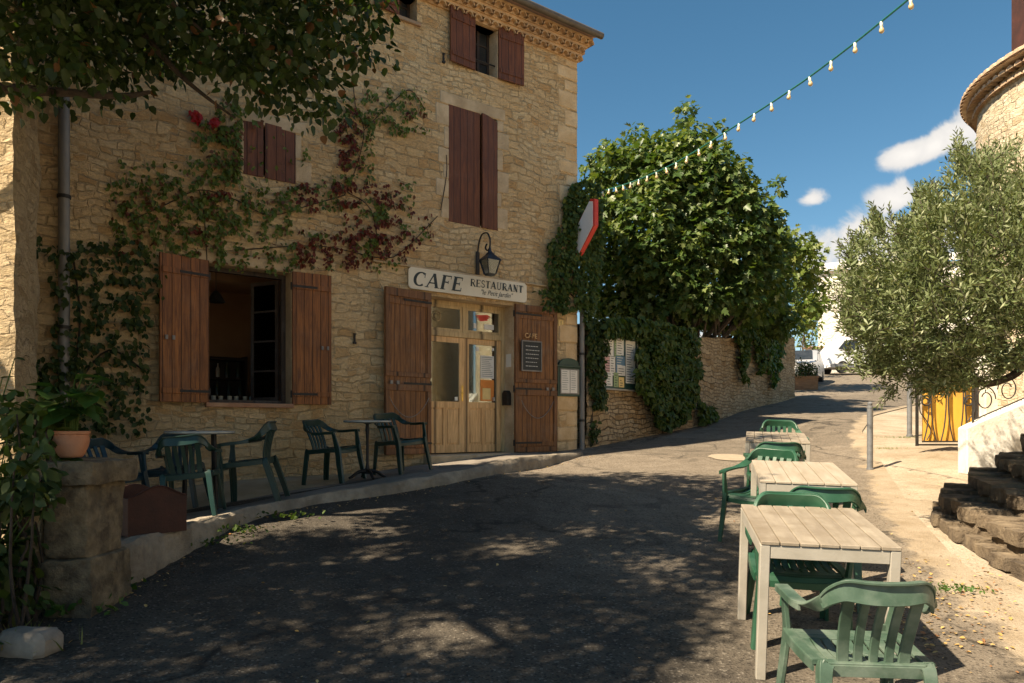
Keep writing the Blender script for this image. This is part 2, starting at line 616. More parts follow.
def mat_glass(name, rough=.03, tint=(.9, .95, .93), alpha=.28):
    m, nt, b = newmat(name)
    N = NT(nt)
    gl = N.n('ShaderNodeBsdfGlossy', {'Color': c4(tint), 'Roughness': rough})
    tr = N.n('ShaderNodeBsdfTransparent', {'Color': c4(tint, .85)})
    fr = N.n('ShaderNodeFresnel', {'IOR': 1.5})
    k = N.math('MULTIPLY_ADD', fr.outputs[0], 1.0, alpha, clamp=True)
    mixs = N.n('ShaderNodeMixShader', {0: k})
    nt.links.new(tr.outputs[0], mixs.inputs[1])
    nt.links.new(gl.outputs[0], mixs.inputs[2])
    out = [x for x in nt.nodes if x.type == 'OUTPUT_MATERIAL'][0]
    nt.links.new(mixs.outputs[0], out.inputs[0])
    return m


def mat_road(name, kind):
    m, nt, b = newmat(name)
    N = NT(nt)
    t = N.n('ShaderNodeTexCoord').outputs['Object']
    v = N.n('ShaderNodeTexVoronoi', {'Vector': t, 'Scale': 75.0}, feature='F1')
    sp = N.n('ShaderNodeSeparateColor', {0: v.outputs['Color']}).outputs
    big = N.noise(t, .45, 6, .62)
    mid = N.noise(t, 3.0, 6, .65)
    fine = N.noise(t, 60, 4, .7)
    if kind == 'asphalt':
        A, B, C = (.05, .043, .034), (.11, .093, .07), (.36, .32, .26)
    else:
        A, B, C = (.27, .21, .135), (.41, .335, .24), (.56, .49, .385)
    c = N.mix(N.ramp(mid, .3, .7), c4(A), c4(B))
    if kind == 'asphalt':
        # paler surface up the hill and along the right hand side
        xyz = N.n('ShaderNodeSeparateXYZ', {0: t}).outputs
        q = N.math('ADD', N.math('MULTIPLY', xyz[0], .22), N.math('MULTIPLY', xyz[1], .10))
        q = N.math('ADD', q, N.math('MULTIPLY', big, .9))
        pale_mix = N.math('MAXIMUM', N.ramp(q, 1.0, 1.65), N.ramp(xyz[1], 2.2, .6))  # also pales the unseen road behind the camera, for bounce light
        c = N.mix(pale_mix, c, N.mix(N.ramp(mid, .3, .7), (.18, .147, .108, 1), (.27, .225, .17, 1)))
        c = N.mix(N.math('MULTIPLY', N.math('GREATER_THAN', sp[0], .94), .3), c, c4(C))
        c = N.mix(N.math('MULTIPLY', N.math('LESS_THAN', sp[0], .16), .6), c, c4(A, .35))
        c = N.mix(N.ramp(N.noise(t, 1.3, 3, .4, 2.0), .62, .66, 0, .35), c, c4(A, .7))
        vc = N.n('ShaderNodeTexVoronoi', {'Vector': N.n('ShaderNodeVectorMath', {0: t, 1: N.n('ShaderNodeTexNoise', {'Vector': t, 'Scale': 2.0, 'Detail': 5.0}).outputs['Color']}, operation='ADD').outputs[0], 'Scale': .55}, feature='DISTANCE_TO_EDGE').outputs[0]
        c = N.mix(N.math('MULTIPLY', N.ramp(vc, .0, .03, 1, 0), N.ramp(N.noise(t, .7, 3, .5), .45, .6, 0, .85)), c, c4(A, .35))
        vp_ = N.n('ShaderNodeTexVoronoi', {'Vector': t, 'Scale': .32, 'Randomness': 1.0}, feature='F1').outputs['Color']
        c = N.mix(N.math('MULTIPLY', N.math('GREATER_THAN', N.n('ShaderNodeSeparateColor', {0: vp_}).outputs[0], .7), .22), c, c4(A, .8))
        at_ = N.n('ShaderNodeAttribute', attribute_name='across').outputs['Fac']
        ee = N.math('ADD', at_, N.math('MULTIPLY_ADD', N.noise(t, 2.2, 6, .7), .12, -.06))
        c = N.mix(N.ramp(ee, .95, .965), c, N.mix(N.ramp(mid, .3, .7), (.29, .225, .145, 1), (.42, .345, .25, 1)))
    else:
        c = N.mix(N.ramp(big, .42, .66, 0, .75), c, c4(C))
        c = N.mix(N.math('MULTIPLY', N.math('LESS_THAN', sp[0], .2), .4), c, c4(A, .5))
        c = N.mix(N.ramp(N.noise(t, 1.9, 5, .6, 1.5), .55, .72, 0, .6), c, (.2, .15, .09, 1))
    c = N.mix(N.ramp(fine, .35, .7, 0, .35), c, c4(A, .5))
    nt.links.new(c, b.inputs['Base Color'])
    b.inputs['Roughness'].default_value = .93
    b.inputs['Specular IOR Level'].default_value = .25
    h = N.math('ADD', N.math('MULTIPLY', v.outputs['Distance'], .5), N.math('ADD', N.math('MULTIPLY', fine, .6), N.math('MULTIPLY', mid, 2.0)))
    bp = N.n('ShaderNodeBump', {'Height': h, 'Strength': .8, 'Distance': .012})
    nt.links.new(bp.outputs[0], b.inputs['Normal'])
    return m


M = {}
M['facade'] = mat_rubble('facade_stone', [(.75, .54, .295), (.85, .66, .39), (.63, .4, .185)], (.78, .585, .34), .2, .09, .013, .032, patina=(.78, .63, .42), soft=.9, distort=.07, jb=.7)
M['quoin'] = mat_noise('quoin_stone', (.62, .44, .24), (.8, .62, .38), 3, .9, .02, 24, c3=(.56, .36, .16), s3=1.3)
M['dress'] = mat_noise('dressed_stone', (.48, .36, .22), (.66, .52, .34), 5, .9, .016, 30, c3=(.36, .26, .15))
M['leftwall'] = mat_rubble('rough_render', [(.56, .43, .25), (.68, .54, .34), (.44, .31, .16)], (.6, .46, .28), .2, .09, .014, .035, patina=(.6, .5, .36), soft=.95, distort=.1, jb=.4)
M['garden'] = mat_rubble('garden_wall_stone', [(.58, .42, .24), (.72, .56, .35), (.44, .29, .14)], (.2, .145, .08), .19, .085, .013, .045, patina=(.66, .56, .4), soft=.5, u='diag', distort=.07)
M['pier'] = mat_noise('pier_stone', (.1, .075, .045), (.33, .26, .155), 9, .95, .06, 11, c3=(.1, .08, .05), s3=3.2)
M['tower'] = mat_rubble('tower_stone', [(.66, .55, .38), (.76, .66, .49), (.56, .43, .26)], (.62, .51, .35), .19, .075, .012, .03, soft=.75, distort=.075, u='ang', R_=2.69)
M['step'] = mat_noise('step_stone', (.11, .08, .05), (.29, .225, .145), 6, .95, .05, 9, c3=(.06, .045, .03), s3=2.5)
M['white'] = mat_noise('white_render', (.7, .67, .6), (.82, .8, .74), 3, .9, .01, 20, c3=(.6, .52, .4), s3=1.4)
M['farwhite'] = mat_stone('pale_far_stone', [(.78, .73, .64), (.84, .8, .72), (.72, .65, .54)], (.8, .75, .66), 2.2, 1.8, .05, .04, mortar_cover=.1)
M['tile'] = mat_noise('terracotta_tile', (.36, .17, .09), (.52, .3, .17), 5, .85, .01, 30, c3=(.3, .22, .15))
M['genoise'] = mat_noise('cornice_tile', (.5, .31, .15), (.68, .48, .27), 5, .9, .01, 30, c3=(.4, .27, .16))
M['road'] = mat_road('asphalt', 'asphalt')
M['path'] = mat_road('pale_dirt', 'dirt')
M['ground'] = mat_noise('earth', (.36, .28, .17), (.5, .4, .26), 2, .95, .04, 14, c3=(.3, .25, .13))
M['pave'] = mat_noise('worn_concrete', (.17, .145, .115), (.27, .235, .19), 3.5, .92, .012, 25, c3=(.13, .112, .088))
M['kerb'] = mat_noise('kerb_stone', (.22, .185, .135), (.4, .345, .26), 6, .92, .03, 18, c3=(.15, .125, .09))
M['shut_low'] = mat_wood('shutter_wood_brown', (.19, .06, .012), (.35, .125, .026), .115, wamt=.12)
M['shut_up'] = mat_wood('shutter_wood_oxblood', (.13, .036, .01), (.19, .06, .017), .13, wamt=.1)
M['shut_oak'] = mat_wood('shutter_wood_faded', (.16, .058, .014), (.31, .13, .036), .095, wamt=.2)
M['shut_frame'] = mat_wood('shutter_frame_wood', (.14, .055, .016), (.28, .12, .042), .5, wamt=.2)
M['door'] = mat_wood('honey_door_wood', (.74, .43, .18), (.86, .57, .28), .6, rough=.45, wamt=.05, wear=(.6, .42, .24))
M['cream'] = mat_wood('transom_wood', (.6, .42, .2), (.74, .56, .3), .9, rough=.5, wamt=.05)
M['darkwood'] = mat_wood('dark_window_wood', (.03, .018, .012), (.06, .035, .022), .5)
M['iron'] = mat_noise('wrought_iron', (.018, .017, .016), (.04, .036, .032), 20, .6, .002, 60, metallic=.3)
M['lantern'] = mat_noise('lantern_metal', (.03, .035, .045), (.06, .07, .085), 20, .45, .001, 60, metallic=.6)
M['zinc'] = mat_noise('zinc_pipe', (.16, .155, .15), (.28, .27, .25), 6, .6, .002, 40, metallic=.35, stretch=(1, 1, .2))
M['gutter'] = mat_noise('gutter_metal', (.09, .075, .06), (.14, .12, .095), 6, .55, .002, 40, metallic=.2)
M['bollard'] = mat_noise('bollard_paint', (.12, .125, .13), (.2, .205, .21), 12, .55, .002, 50, metallic=.2)
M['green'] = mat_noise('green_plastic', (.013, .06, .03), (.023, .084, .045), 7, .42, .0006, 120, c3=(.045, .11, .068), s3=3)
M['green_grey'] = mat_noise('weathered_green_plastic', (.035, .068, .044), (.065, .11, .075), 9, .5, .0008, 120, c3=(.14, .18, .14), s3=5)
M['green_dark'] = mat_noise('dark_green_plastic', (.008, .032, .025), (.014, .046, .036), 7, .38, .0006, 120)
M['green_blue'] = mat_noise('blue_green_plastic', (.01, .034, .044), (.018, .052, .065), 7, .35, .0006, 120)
M['frame'] = mat_noise('table_frame_metal', (.3, .275, .225), (.38, .35, .295), 5, .5, .001, 60)
M['slat'] = mat_noise('table_slat', (.23, .19, .14), (.34, .29, .22), 3, .62, .002, 40, stretch=(6, .8, 6), c3=(.2, .16, .11), s3=5)
M['slat_grey'] = mat_noise('weathered_slat', (.3, .25, .18), (.4, .345, .27), 3, .62, .002, 40, stretch=(6, .8, 6))
M['tabletop'] = mat_noise('bistro_top', (.3, .33, .32), (.42, .44, .42), 6, .25, .0, 40)
M['blackmetal'] = mat_noise('black_cast_iron', (.012, .012, .012), (.03, .028, .026), 14, .5, .002, 50, metallic=.4)
M['signwhite'] = mat_noise('sign_board_paint', (.68, .63, .5), (.76, .71, .58), 4, .55, .001, 50, c3=(.6, .54, .42), s3=2)
M['ink'] = mat_flat('sign_ink', (.02, .035, .04), .6)
M['paper'] = mat_noise('paper', (.68, .66, .6), (.78, .76, .7), 4, .7, 0)
M['orange'] = mat_flat('orange_print', (.75, .26, .05), .6)
M['yellowp'] = mat_flat('yellow_print', (.8, .6, .25), .6)
M['bluep'] = mat_flat('blue_print', (.13, .24, .34), .6)
M['greenp'] = mat_flat('green_print', (.3, .4, .2), .6)
M['pinkp'] = mat_flat('pink_print', (.6, .36, .34), .6)
M['red'] = mat_flat('red_paint', (.62, .045, .03), .45)
M['lens'] = mat_noise('grey_sign_face', (.78, .77, .75), (.86, .85, .83), 3, .4, 0)
M['slate'] = mat_flat('chalkboard_slate', (.03, .035, .035), .7)
M['chalk'] = mat_flat('chalk', (.6, .6, .56), .9)
M['greenbox'] = mat_flat('dark_green_paint', (.02, .06, .045), .5)
M['terra'] = mat_noise('terracotta_pot', (.42, .17, .08), (.55, .25, .13), 6, .8, .004, 40, c3=(.48, .28, .18))
M['rustbox'] = mat_noise('brown_red_metal', (.035, .011, .006), (.065, .02, .011), 6, .7, .003, 40)
M['gateyellow'] = mat_noise('yellow_panel', (.7, .36, .04), (.82, .47, .07), 3, .6, .001, 30, c3=(.6, .3, .05), s3=3)
M['brass'] = mat_noise('brass', (.6, .4, .1), (.75, .55, .2), 10, .3, 0, metallic=.9)
M['bark'] = mat_noise('bark', (.06, .045, .032), (.16, .125, .09), 10, .95, .03, 16, stretch=(1, 1, .25))
M['bark_dark'] = mat_noise('dark_bark', (.03, .022, .016), (.08, .058, .04), 10, .95, .03, 16)
M['soil'] = mat_noise('soil', (.05, .035, .022), (.09, .065, .04), 20, .95, .01)
M['inwall'] = mat_noise('orange_plaster', (.34, .2, .11), (.42, .26, .15), 2, .85, .004)
M['indark'] = mat_noise('interior_dark_wood', (.03, .018, .012), (.05, .03, .02), 3, .6, 0)
M['glass'] = mat_glass('window_glass', alpha=.0)
M['doorglass'] = mat_glass('door_glass', alpha=.16)
M['bottle'] = mat_noise('bottle_glass', (.02, .05, .03), (.09, .06, .03), 5, .08, 0)
M['bottlepale'] = mat_noise('clear_bottle', (.4, .38, .3), (.55, .5, .38), 5, .08, 0)
M['bulb'] = mat_noise('bulb_glass', (.5, .36, .18), (.66, .5, .28), 12, .18, 0)
M['socket'] = mat_noise('bulb_socket', (.6, .66, .6), (.7, .74, .7), 12, .4, 0)
M['cable'] = mat_noise('green_cable', (.01, .1, .08), (.015, .14, .1), 12, .5, 0)
M['carwhite'] = mat_flat('white_car_paint', (.8, .8, .8), .25)
M['carsilver'] = mat_noise('silver_car_paint', (.55, .56, .57), (.62, .63, .64), 5, .25, 0, metallic=.4)
M['carglass'] = mat_noise('car_glass', (.02, .025, .03), (.04, .045, .05), 5, .08, 0)
M['tyre'] = mat_noise('tyre_rubber', (.015, .015, .015), (.03, .03, .03), 20, .9, .002)
M['planterwood'] = mat_noise('planter_wood', (.2, .1, .045), (.32, .18, .09), 4, .8, .01, stretch=(1, 1, 5))
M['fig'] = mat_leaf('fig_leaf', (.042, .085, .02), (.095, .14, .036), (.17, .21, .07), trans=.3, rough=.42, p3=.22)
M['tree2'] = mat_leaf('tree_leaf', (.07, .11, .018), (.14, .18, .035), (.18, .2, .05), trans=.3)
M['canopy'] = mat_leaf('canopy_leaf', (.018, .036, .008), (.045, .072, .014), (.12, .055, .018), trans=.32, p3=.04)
M['olive'] = mat_leaf('olive_leaf', (.095, .13, .045), (.18, .21, .09), (.32, .34, .2), trans=.18, rough=.5, p3=.12, tcol=(1.3, 1.3, .6))
M['ivy'] = mat_leaf('ivy_leaf', (.03, .062, .01), (.07, .11, .02), (.12, .15, .03), trans=.28, rough=.6)
M['ivy_dark'] = mat_leaf('dark_ivy_leaf', (.02, .042, .009), (.05, .08, .015), (.08, .1, .02), trans=.28, rough=.6)
M['creeper'] = mat_leaf('creeper_leaf_green', (.065, .11, .018), (.15, .2, .04), (.14, .06, .025), trans=.3, p3=.12)
M['creeper_red'] = mat_leaf('creeper_leaf_red', (.085, .016, .01), (.19, .045, .02), (.08, .09, .02), trans=.3, tcol=(1.6, .7, .6), p3=.2)
M['creeper_scarlet'] = mat_leaf('creeper_leaf_scarlet', (.4, .025, .03), (.5, .06, .05), trans=.4, tcol=(1.6, .6, .5))
M['broad'] = mat_leaf('broad_leaf', (.03, .08, .02), (.07, .14, .03), (.16, .2, .05), trans=.3, rough=.35)
M['grass'] = mat_leaf('grass_blade', (.1, .13, .03), (.2, .2, .06), (.3, .25, .1), trans=.3)
M['weed'] = mat_leaf('weed_leaf', (.04, .1, .015), (.09, .15, .03), trans=.3)
M['litter'] = mat_leaf('dry_leaf', (.4, .24, .07), (.6, .42, .16), (.25, .12, .05), trans=.1, p3=.3)

# ------------------------------------------------------------------ leaves
SH = {
    'ovate': ([(0, 0), (.3, .3), (.65, .28), (1, 0), (.65, -.28), (.3, -.3)], .12),
    'lobed': ([(0, 0), (.02, .3), (.28, .48), (.3, .22), (.62, .42), (.62, .14), (1, 0), (.62, -.14), (.62, -.42), (.3, -.22), (.28, -.48), (.02, -.3)], .12),
    'heart': ([(0, 0), (.08, .32), (.4, .42), (.75, .22), (1, 0), (.75, -.22), (.4, -.42), (.08, -.32)], .1),
    'narrow': ([(0, 0), (.5, .13), (1, 0), (.5, -.13)], .03),
    'blade': ([(0, .05), (.6, .035), (1, 0), (.6, -.035), (0, -.05)], .15),
}


def leaf_mesh(name, C, A, Nn, size, shape, mat, parent=None, slots=None, slotidx=None):
    """C centres (n,3), A leaf axes, Nn normals, size (n,)"""
    tmpl, fold = SH[shape]
    T = np.array(tmpl)
    k = len(T)
    C = np.asarray(C, float); A = np.asarray(A, float); Nn = np.asarray(Nn, float)
    n = len(C)
    A = A / (np.linalg.norm(A, axis=1, keepdims=True) + 1e-9)
    Nn = Nn - A * np.sum(A * Nn, axis=1, keepdims=True)
    Nn = Nn / (np.linalg.norm(Nn, axis=1, keepdims=True) + 1e-9)
    B = np.cross(Nn, A)
    u = (T[:, 0])[None, :, None]
    v = (T[:, 1])[None, :, None]
    droop = rng.uniform(0, fold * 2, n)[:, None, None]
    P = C[:, None, :] + size[:, None, None] * (u * A[:, None, :] + v * B[:, None, :] + (fold * np.abs(v) * 2 - droop * u * u) * Nn[:, None, :])
    P = P.reshape(-1, 3)
    # two halves folded along the midrib
    tip = int(np.argmax(T[:, 0]))
    h1 = list(range(0, tip + 1))
    h2 = [0] + list(range(tip, k))
    if shape == 'blade':
        faces = [list(range(k))]
    else:
        faces = [h1, h2]
    me = bpy.data.meshes.new(name)
    me.vertices.add(n * k)
    me.vertices.foreach_set('co', P.astype(np.float32).ravel())
    lt = [len(f) for f in faces]
    tot = sum(lt)
    base = np.concatenate([np.array(f) for f in faces])
    loops = (np.arange(n)[:, None] * k + base[None, :]).ravel()
    me.loops.add(len(loops))
    me.loops.foreach_set('vertex_index', loops.astype(np.int32))
    starts1 = np.cumsum([0] + lt[:-1])
    starts = (np.arange(n)[:, None] * tot + starts1[None, :]).ravel()
    me.polygons.add(len(starts))
    me.polygons.foreach_set('loop_start', starts.astype(np.int32))
    me.polygons.foreach_set('loop_total', np.tile(lt, n).astype(np.int32))
    if slots:
        for s_ in slots:
            me.materials.append(s_)
        me.polygons.foreach_set('material_index', np.repeat(slotidx, len(faces)).astype(np.int32))
    else:
        me.materials.append(mat)
    me.update(calc_edges=True)
    me.validate()
    o = bpy.data.objects.new(name, me)
    col.objects.link(o)
    if parent:
        o.parent = parent
        o.matrix_parent_inverse = Matrix.Identity(4)
    return o


def rel(o, pts):
    return np.asarray(pts) - np.array(o.location)[None, :]


def randdir(n):
    v = rng.normal(size=(n, 3))
    return v / np.linalg.norm(v, axis=1, keepdims=True)


def clump_leaves(clumps, dens, size, spread=.25, droop=.5, updir=.5, outw=.6):
    """leaves near the surface of each ball (c, r)"""
    Cs, As, Ns, Ss = [], [], [], []
    for (c, r) in clumps:
        n = max(4, int(dens * r * r * 12.6))
        d = randdir(n)
        rr = r * (1 - np.abs(rng.normal(0, spread, n)))
        rr = np.clip(rr, .1 * r, r * 1.15)
        sq = np.array([1, 1, .85])
        p = np.array(c)[None, :] + d * rr[:, None] * sq
        nrm = d * outw + randdir(n) * .55 + np.array([0, 0, updir])
        ax = d * .8 + randdir(n) * .7 + np.array([0, 0, -droop])
        Cs.append(p); As.append(ax); Ns.append(nrm)
        Ss.append(size * rng.uniform(.6, 1.15, n))
    return np.vstack(Cs), np.vstack(As), np.vstack(Ns), np.concatenate(Ss)


def limb(mb, a, b, r0, r1, wob=.08, n=7):
    a, b = Vector(a), Vector(b)
    L = (b - a).length
    pts = []
    for i in range(n):
        t = i / (n - 1)
        p = a.lerp(b, t)
        if 0 < i < n - 1:
            p += Vector((random.uniform(-1, 1), random.uniform(-1, 1), random.uniform(-1, 1))) * wob * L * .5
        pts.append(p)
    pts = catmull(pts, 3)
    m = len(pts)
    mb.sweep(pts, [r0 + (r1 - r0) * i / (m - 1) for i in range(m)], n=7)


# ================================================================== THE SETTING
def grid_sheet(name, xs, ys, mat, off=0.0, mask=None, bumps=None, kind='structure'):
    X, Y = np.meshgrid(xs, ys)
    Zc = ground(X, Y) + off
    if bumps is not None:
        Zc = Zc + bumps(X, Y)
    nx, ny = len(xs), len(ys)
    V = np.stack([X.ravel(), Y.ravel(), Zc.ravel()], 1)
    Fc = []
    for j in range(ny - 1):
        for i in range(nx - 1):
            if mask is None or mask((xs[i] + xs[i + 1]) / 2, (ys[j] + ys[j + 1]) / 2):
                a = j * nx + i
                Fc.append((a, a + 1, a + 1 + nx, a + nx))
    mb = MB()
    mb.v = [tuple(p) for p in V]
    mb.f = Fc
    mb.m = [0] * len(Fc)
    o = mb.build(name, mat, smooth=True, kind=kind)
    return o


xs = np.unique(np.concatenate([np.linspace(-300, -20, 15), np.linspace(-20, 22, 150), np.linspace(22, 60, 20), np.linspace(60, 400, 12)]))
ys = np.unique(np.concatenate([np.linspace(-120, -6, 15), np.linspace(-6, 30, 180), np.linspace(30, 70, 40), np.linspace(70, 700, 24)]))
grid_sheet('ground', xs, ys, M['ground'], -.05)


def bandsheet(name, left, right, mat, off, n=60, along=None, kind='structure', jag=0.0):
    """sheet between two polylines (plan points), resampled together and laid on the ground"""
    def res(P, m):
        P = [Vector((p[0], p[1], 0)) for p in P]
        d = [0]
        for i in range(1, len(P)):
            d.append(d[-1] + (P[i] - P[i - 1]).length)
        out = []
        for k in range(m):
            t = d[-1] * k / (m - 1)
            i = max(0, min(len(P) - 2, int(np.searchsorted(d, t)) - 1))
            out.append(P[i].lerp(P[i + 1], (t - d[i]) / max(1e-6, d[i + 1] - d[i])))
        return out
    m = along or 120
    Lp, Rp = res(left, m), res(right, m)
    mb = MB()
    vs, fc = [], []
    for i in range(m):
        for k in range(n):
            t = k / (n - 1)
            p = Lp[i].lerp(Rp[i], t)
            if jag:
                e = jag * mnoise.noise(Vector((p.x * 2.3, p.y * 2.3, 1.7))) + jag * .5 * mnoise.noise(Vector((p.x * 9, p.y * 9, 4.7)))
                w = max(0, 1 - t * 4) - max(0, 1 - (1 - t) * 4)
                p = p + (Rp[i] - Lp[i]).normalized() * e * abs(w)
            vs.append((p.x, p.y, gz(p.x, p.y) + off))
    for i in range(m - 1):
        for k in range(n - 1):
            a = i * n + k
            fc.append((a, a + 1, a + 1 + n, a + n))
    mb.add(vs, fc)
    o = mb.build(name, mat, smooth=True, kind=kind)
    at_ = o.data.attributes.new('across', 'FLOAT', 'POINT')
    at_.data.foreach_set('value', [(k / (n - 1)) for i in range(m) for k in range(n)])
    return o


ROAD_L = [(-7, -8), (-5.2, 2), (-4.2, 4.0), (-3.3, 5.0), (-2.9, 5.6), (-2.4, 7), (-1.3, 8.3), (-.4, 9.6), (1.0, 13.0), (4.3, 17), (9.5, 25), (12, 30), (16, 38), (15, 60)]
ROAD_R = [(2.2, -8), (2.5, 2), (2.9, 4.2), (3.15, 5.2), (3.4, 6.2), (4.0, 7.9), (4.7, 9.6), (5.4, 11.4), (6.6, 14.6), (8.5, 18), (14, 25), (20, 30), (30, 38), (40, 60)]
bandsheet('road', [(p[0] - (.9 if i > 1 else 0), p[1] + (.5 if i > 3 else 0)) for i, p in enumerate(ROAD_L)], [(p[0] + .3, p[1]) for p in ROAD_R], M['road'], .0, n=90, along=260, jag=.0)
PATH_R = [(12, -8), (10, 2), (7, 4.2), (6.5, 5.2), (7, 6.2), (7.5, 7.9), (8, 9.6), (9, 11.4), (10, 14.6), (11.5, 18), (16, 25), (22, 30), (32, 38), (42, 60)]
bandsheet('path', [(p[0] - .5, p[1]) for p in ROAD_R], PATH_R, M['path'], -.02, n=40, along=260)

# the raised terrace in front of the cafe, with its kerb
def TZ(x, y):
    return min(-.70 + .1 * x + .02 * y, -.475) + EYE


KERB = [(-3.9, 4.2), (-3.1, 4.85), (-2.83, 5.35), (-2.78, 6.0), (-2.62, 6.9), (-2.2, 7.7), (-1.3, 8.5), (-.42, 9.6), (.45, 11.2), (1.2, 12.6)]
kp = catmull([(p[0], p[1], 0) for p in KERB], 8)
fa = [fw(s, 0, -.1) for s in np.linspace(-.6, 8.3, len(kp))]
mb = MB()
n = 26
vs, fc = [], []
for i, p in enumerate(kp):
    q = Vector((fa[i].x, fa[i].y, 0))
    for k in range(n):
        t = k / (n - 1)
        w = p.lerp(q, t)
        vs.append((w.x, w.y, TZ(w.x, w.y) + .012 * mnoise.noise(Vector((w.x * 2, w.y * 2, 0)))))
for i in range(len(kp) - 1):
    for k in range(n - 1):
        a = i * n + k
        fc.append((a, a + n, a + n + 1, a + 1))
mb.add(vs, fc)
mb.build('pavement', M['pave'], smooth=True, kind='structure')
mb = MB()
vs, fc = [], []
prof = [(-.02, -.5), (.0, -.09), (.015, -.02), (.045, .012), (.16, .014), (.2, -.01)]     # distance inwards, height over terrace
m2 = 0
kq = catmull([(p[0], p[1], 0) for p in KERB], 22)
for i, p in enumerate(kq):
    t = (kq[min(i + 1, len(kq) - 1)] - kq[max(i - 1, 0)]).normalized()
    inn = Vector((-t.y, t.x, 0))
    for (a, h) in prof:
        j = mnoise.noise(Vector((p.x * 3, p.y * 3, h * 9))) * .035 + mnoise.noise(Vector((p.x * 11, p.y * 11, a * 9))) * .014
        w = p + inn * (a - .04 + j)
        vs.append((w.x, w.y, TZ(w.x, w.y) + h + j * .4))
n = len(prof)
for i in range(len(kq) - 1):
    for k in range(n - 1):
        a = i * n + k
        fc.append((a, a + 1, a + n + 1, a + n))
mb.add(vs, fc)
mb.build('kerb', M['kerb'], smooth=True, kind='structure')

# ================================================================== CAFE BUILDING
B = empty('cafe_building', (AX, AY, FB), FA, 'three storey rubble stone cafe with brown wooden shutters and tiled cornice', 'building')
ZTOP = F(577, 62)[1]
SR = fs(577)                 # right end
ops = {}
def rect(name, x0, x1, ytop, ybot, xt=None, xb=None):
    s0, s1 = fs(x0), fs(x1)
    zt = F(xt or (x0 + x1) / 2, ytop)[1]
    zb = F(xb or (x0 + x1) / 2, ybot)[1]
    ops[name] = (s0, s1, zb, zt)
    return ops[name]
rect('win', 208, 291, 268, 403.5)
rect('door', 429, 513, 297, 455, 440, 462)
rect('up_closed', 449, 497, 110, 224, 465, 472)
rect('top', 474, 497, 21, 74, 485, 485)
rect('left_closed', 244, 295, 128, 180, 270, 285)
rect('corner', 398, 417, -40, 20, 408, 408)
S_L = -1.2
zbase = -1.6


def facade_mesh():
    cutS = sorted({S_L, SR} | {v for o in ops.values() for v in o[:2]})
    cutZ = sorted({zbase, ZTOP} | {v for o in ops.values() for v in o[2:]})
    cutZ = [z for z in cutZ if z <= ZTOP]
    mb = MB()
    def inside(s, z):
        return any(o[0] < s < o[1] and o[2] < z < o[3] for o in ops.values())
    for i in range(len(cutS) - 1):
        for j in range(len(cutZ) - 1):
            s0, s1, z0, z1 = cutS[i], cutS[i + 1], cutZ[j], cutZ[j + 1]
            if s1 - s0 < 1e-5 or z1 - z0 < 1e-5 or inside((s0 + s1) / 2, (z0 + z1) / 2):
                continue
            mb.add([(s0, 0, z0), (s1, 0, z0), (s1, 0, z1), (s0, 0, z1)], [(0, 1, 2, 3)])
            mb.add([(s0, .42, z0), (s1, .42, z0), (s1, .42, z1), (s0, .42, z1)], [(3, 2, 1, 0)])
    # right gable, back and left walls
    D = 6.0
    mb.add([(SR, 0, zbase), (SR, D, zbase), (SR, D, ZTOP), (SR, 0, ZTOP)], [(0, 1, 2, 3)])
    mb.add([(S_L, D, zbase), (SR, D, zbase), (SR, D, ZTOP), (S_L, D, ZTOP)], [(3, 2, 1, 0)])
    w_ = ops['win']
    g0, g1, h0, h1 = 1.9, 3.7, w_[2] + .88, w_[3] + .2  # opening added in the unseen left wall to let sun into the bar
    for (ya, yb, za, zb) in ((0, g0, zbase, ZTOP), (g1, D, zbase, ZTOP), (g0, g1, zbase, h0), (g0, g1, h1, ZTOP)):
        mb.add([(S_L, ya, za), (S_L, yb, za), (S_L, yb, zb), (S_L, ya, zb)], [(3, 2, 1, 0)])
    mb.add([(S_L, 0, ZTOP), (SR, 0, ZTOP), (SR, D, ZTOP), (S_L, D, ZTOP)], [(0, 1, 2, 3)])
    return mb
facade_mesh().build('wall', M['facade'], B)
for nme, (s0, s1, z0, z1) in ops.items():      # reveals
    mb = MB()
    d = .42
    z1_ = min(z1, ZTOP)
    mb.add([(s0, 0.002, z0), (s0, d, z0), (s0, d, z1_), (s0, 0.002, z1_)], [(3, 2, 1, 0)])
    mb.add([(s1, 0.002, z0), (s1, d, z0), (s1, d, z1_), (s1, 0.002, z1_)], [(0, 1, 2, 3)])
    mb.add([(s0, 0.002, z0), (s1, 0.002, z0), (s1, d, z0), (s0, d, z0)], [(0, 1, 2, 3)])
    mb.add([(s0, 0.002, z1_), (s1, 0.002, z1_), (s1, d, z1_), (s0, d, z1_)], [(3, 2, 1, 0)])
    mb.build('reveal', M['dress'], B)
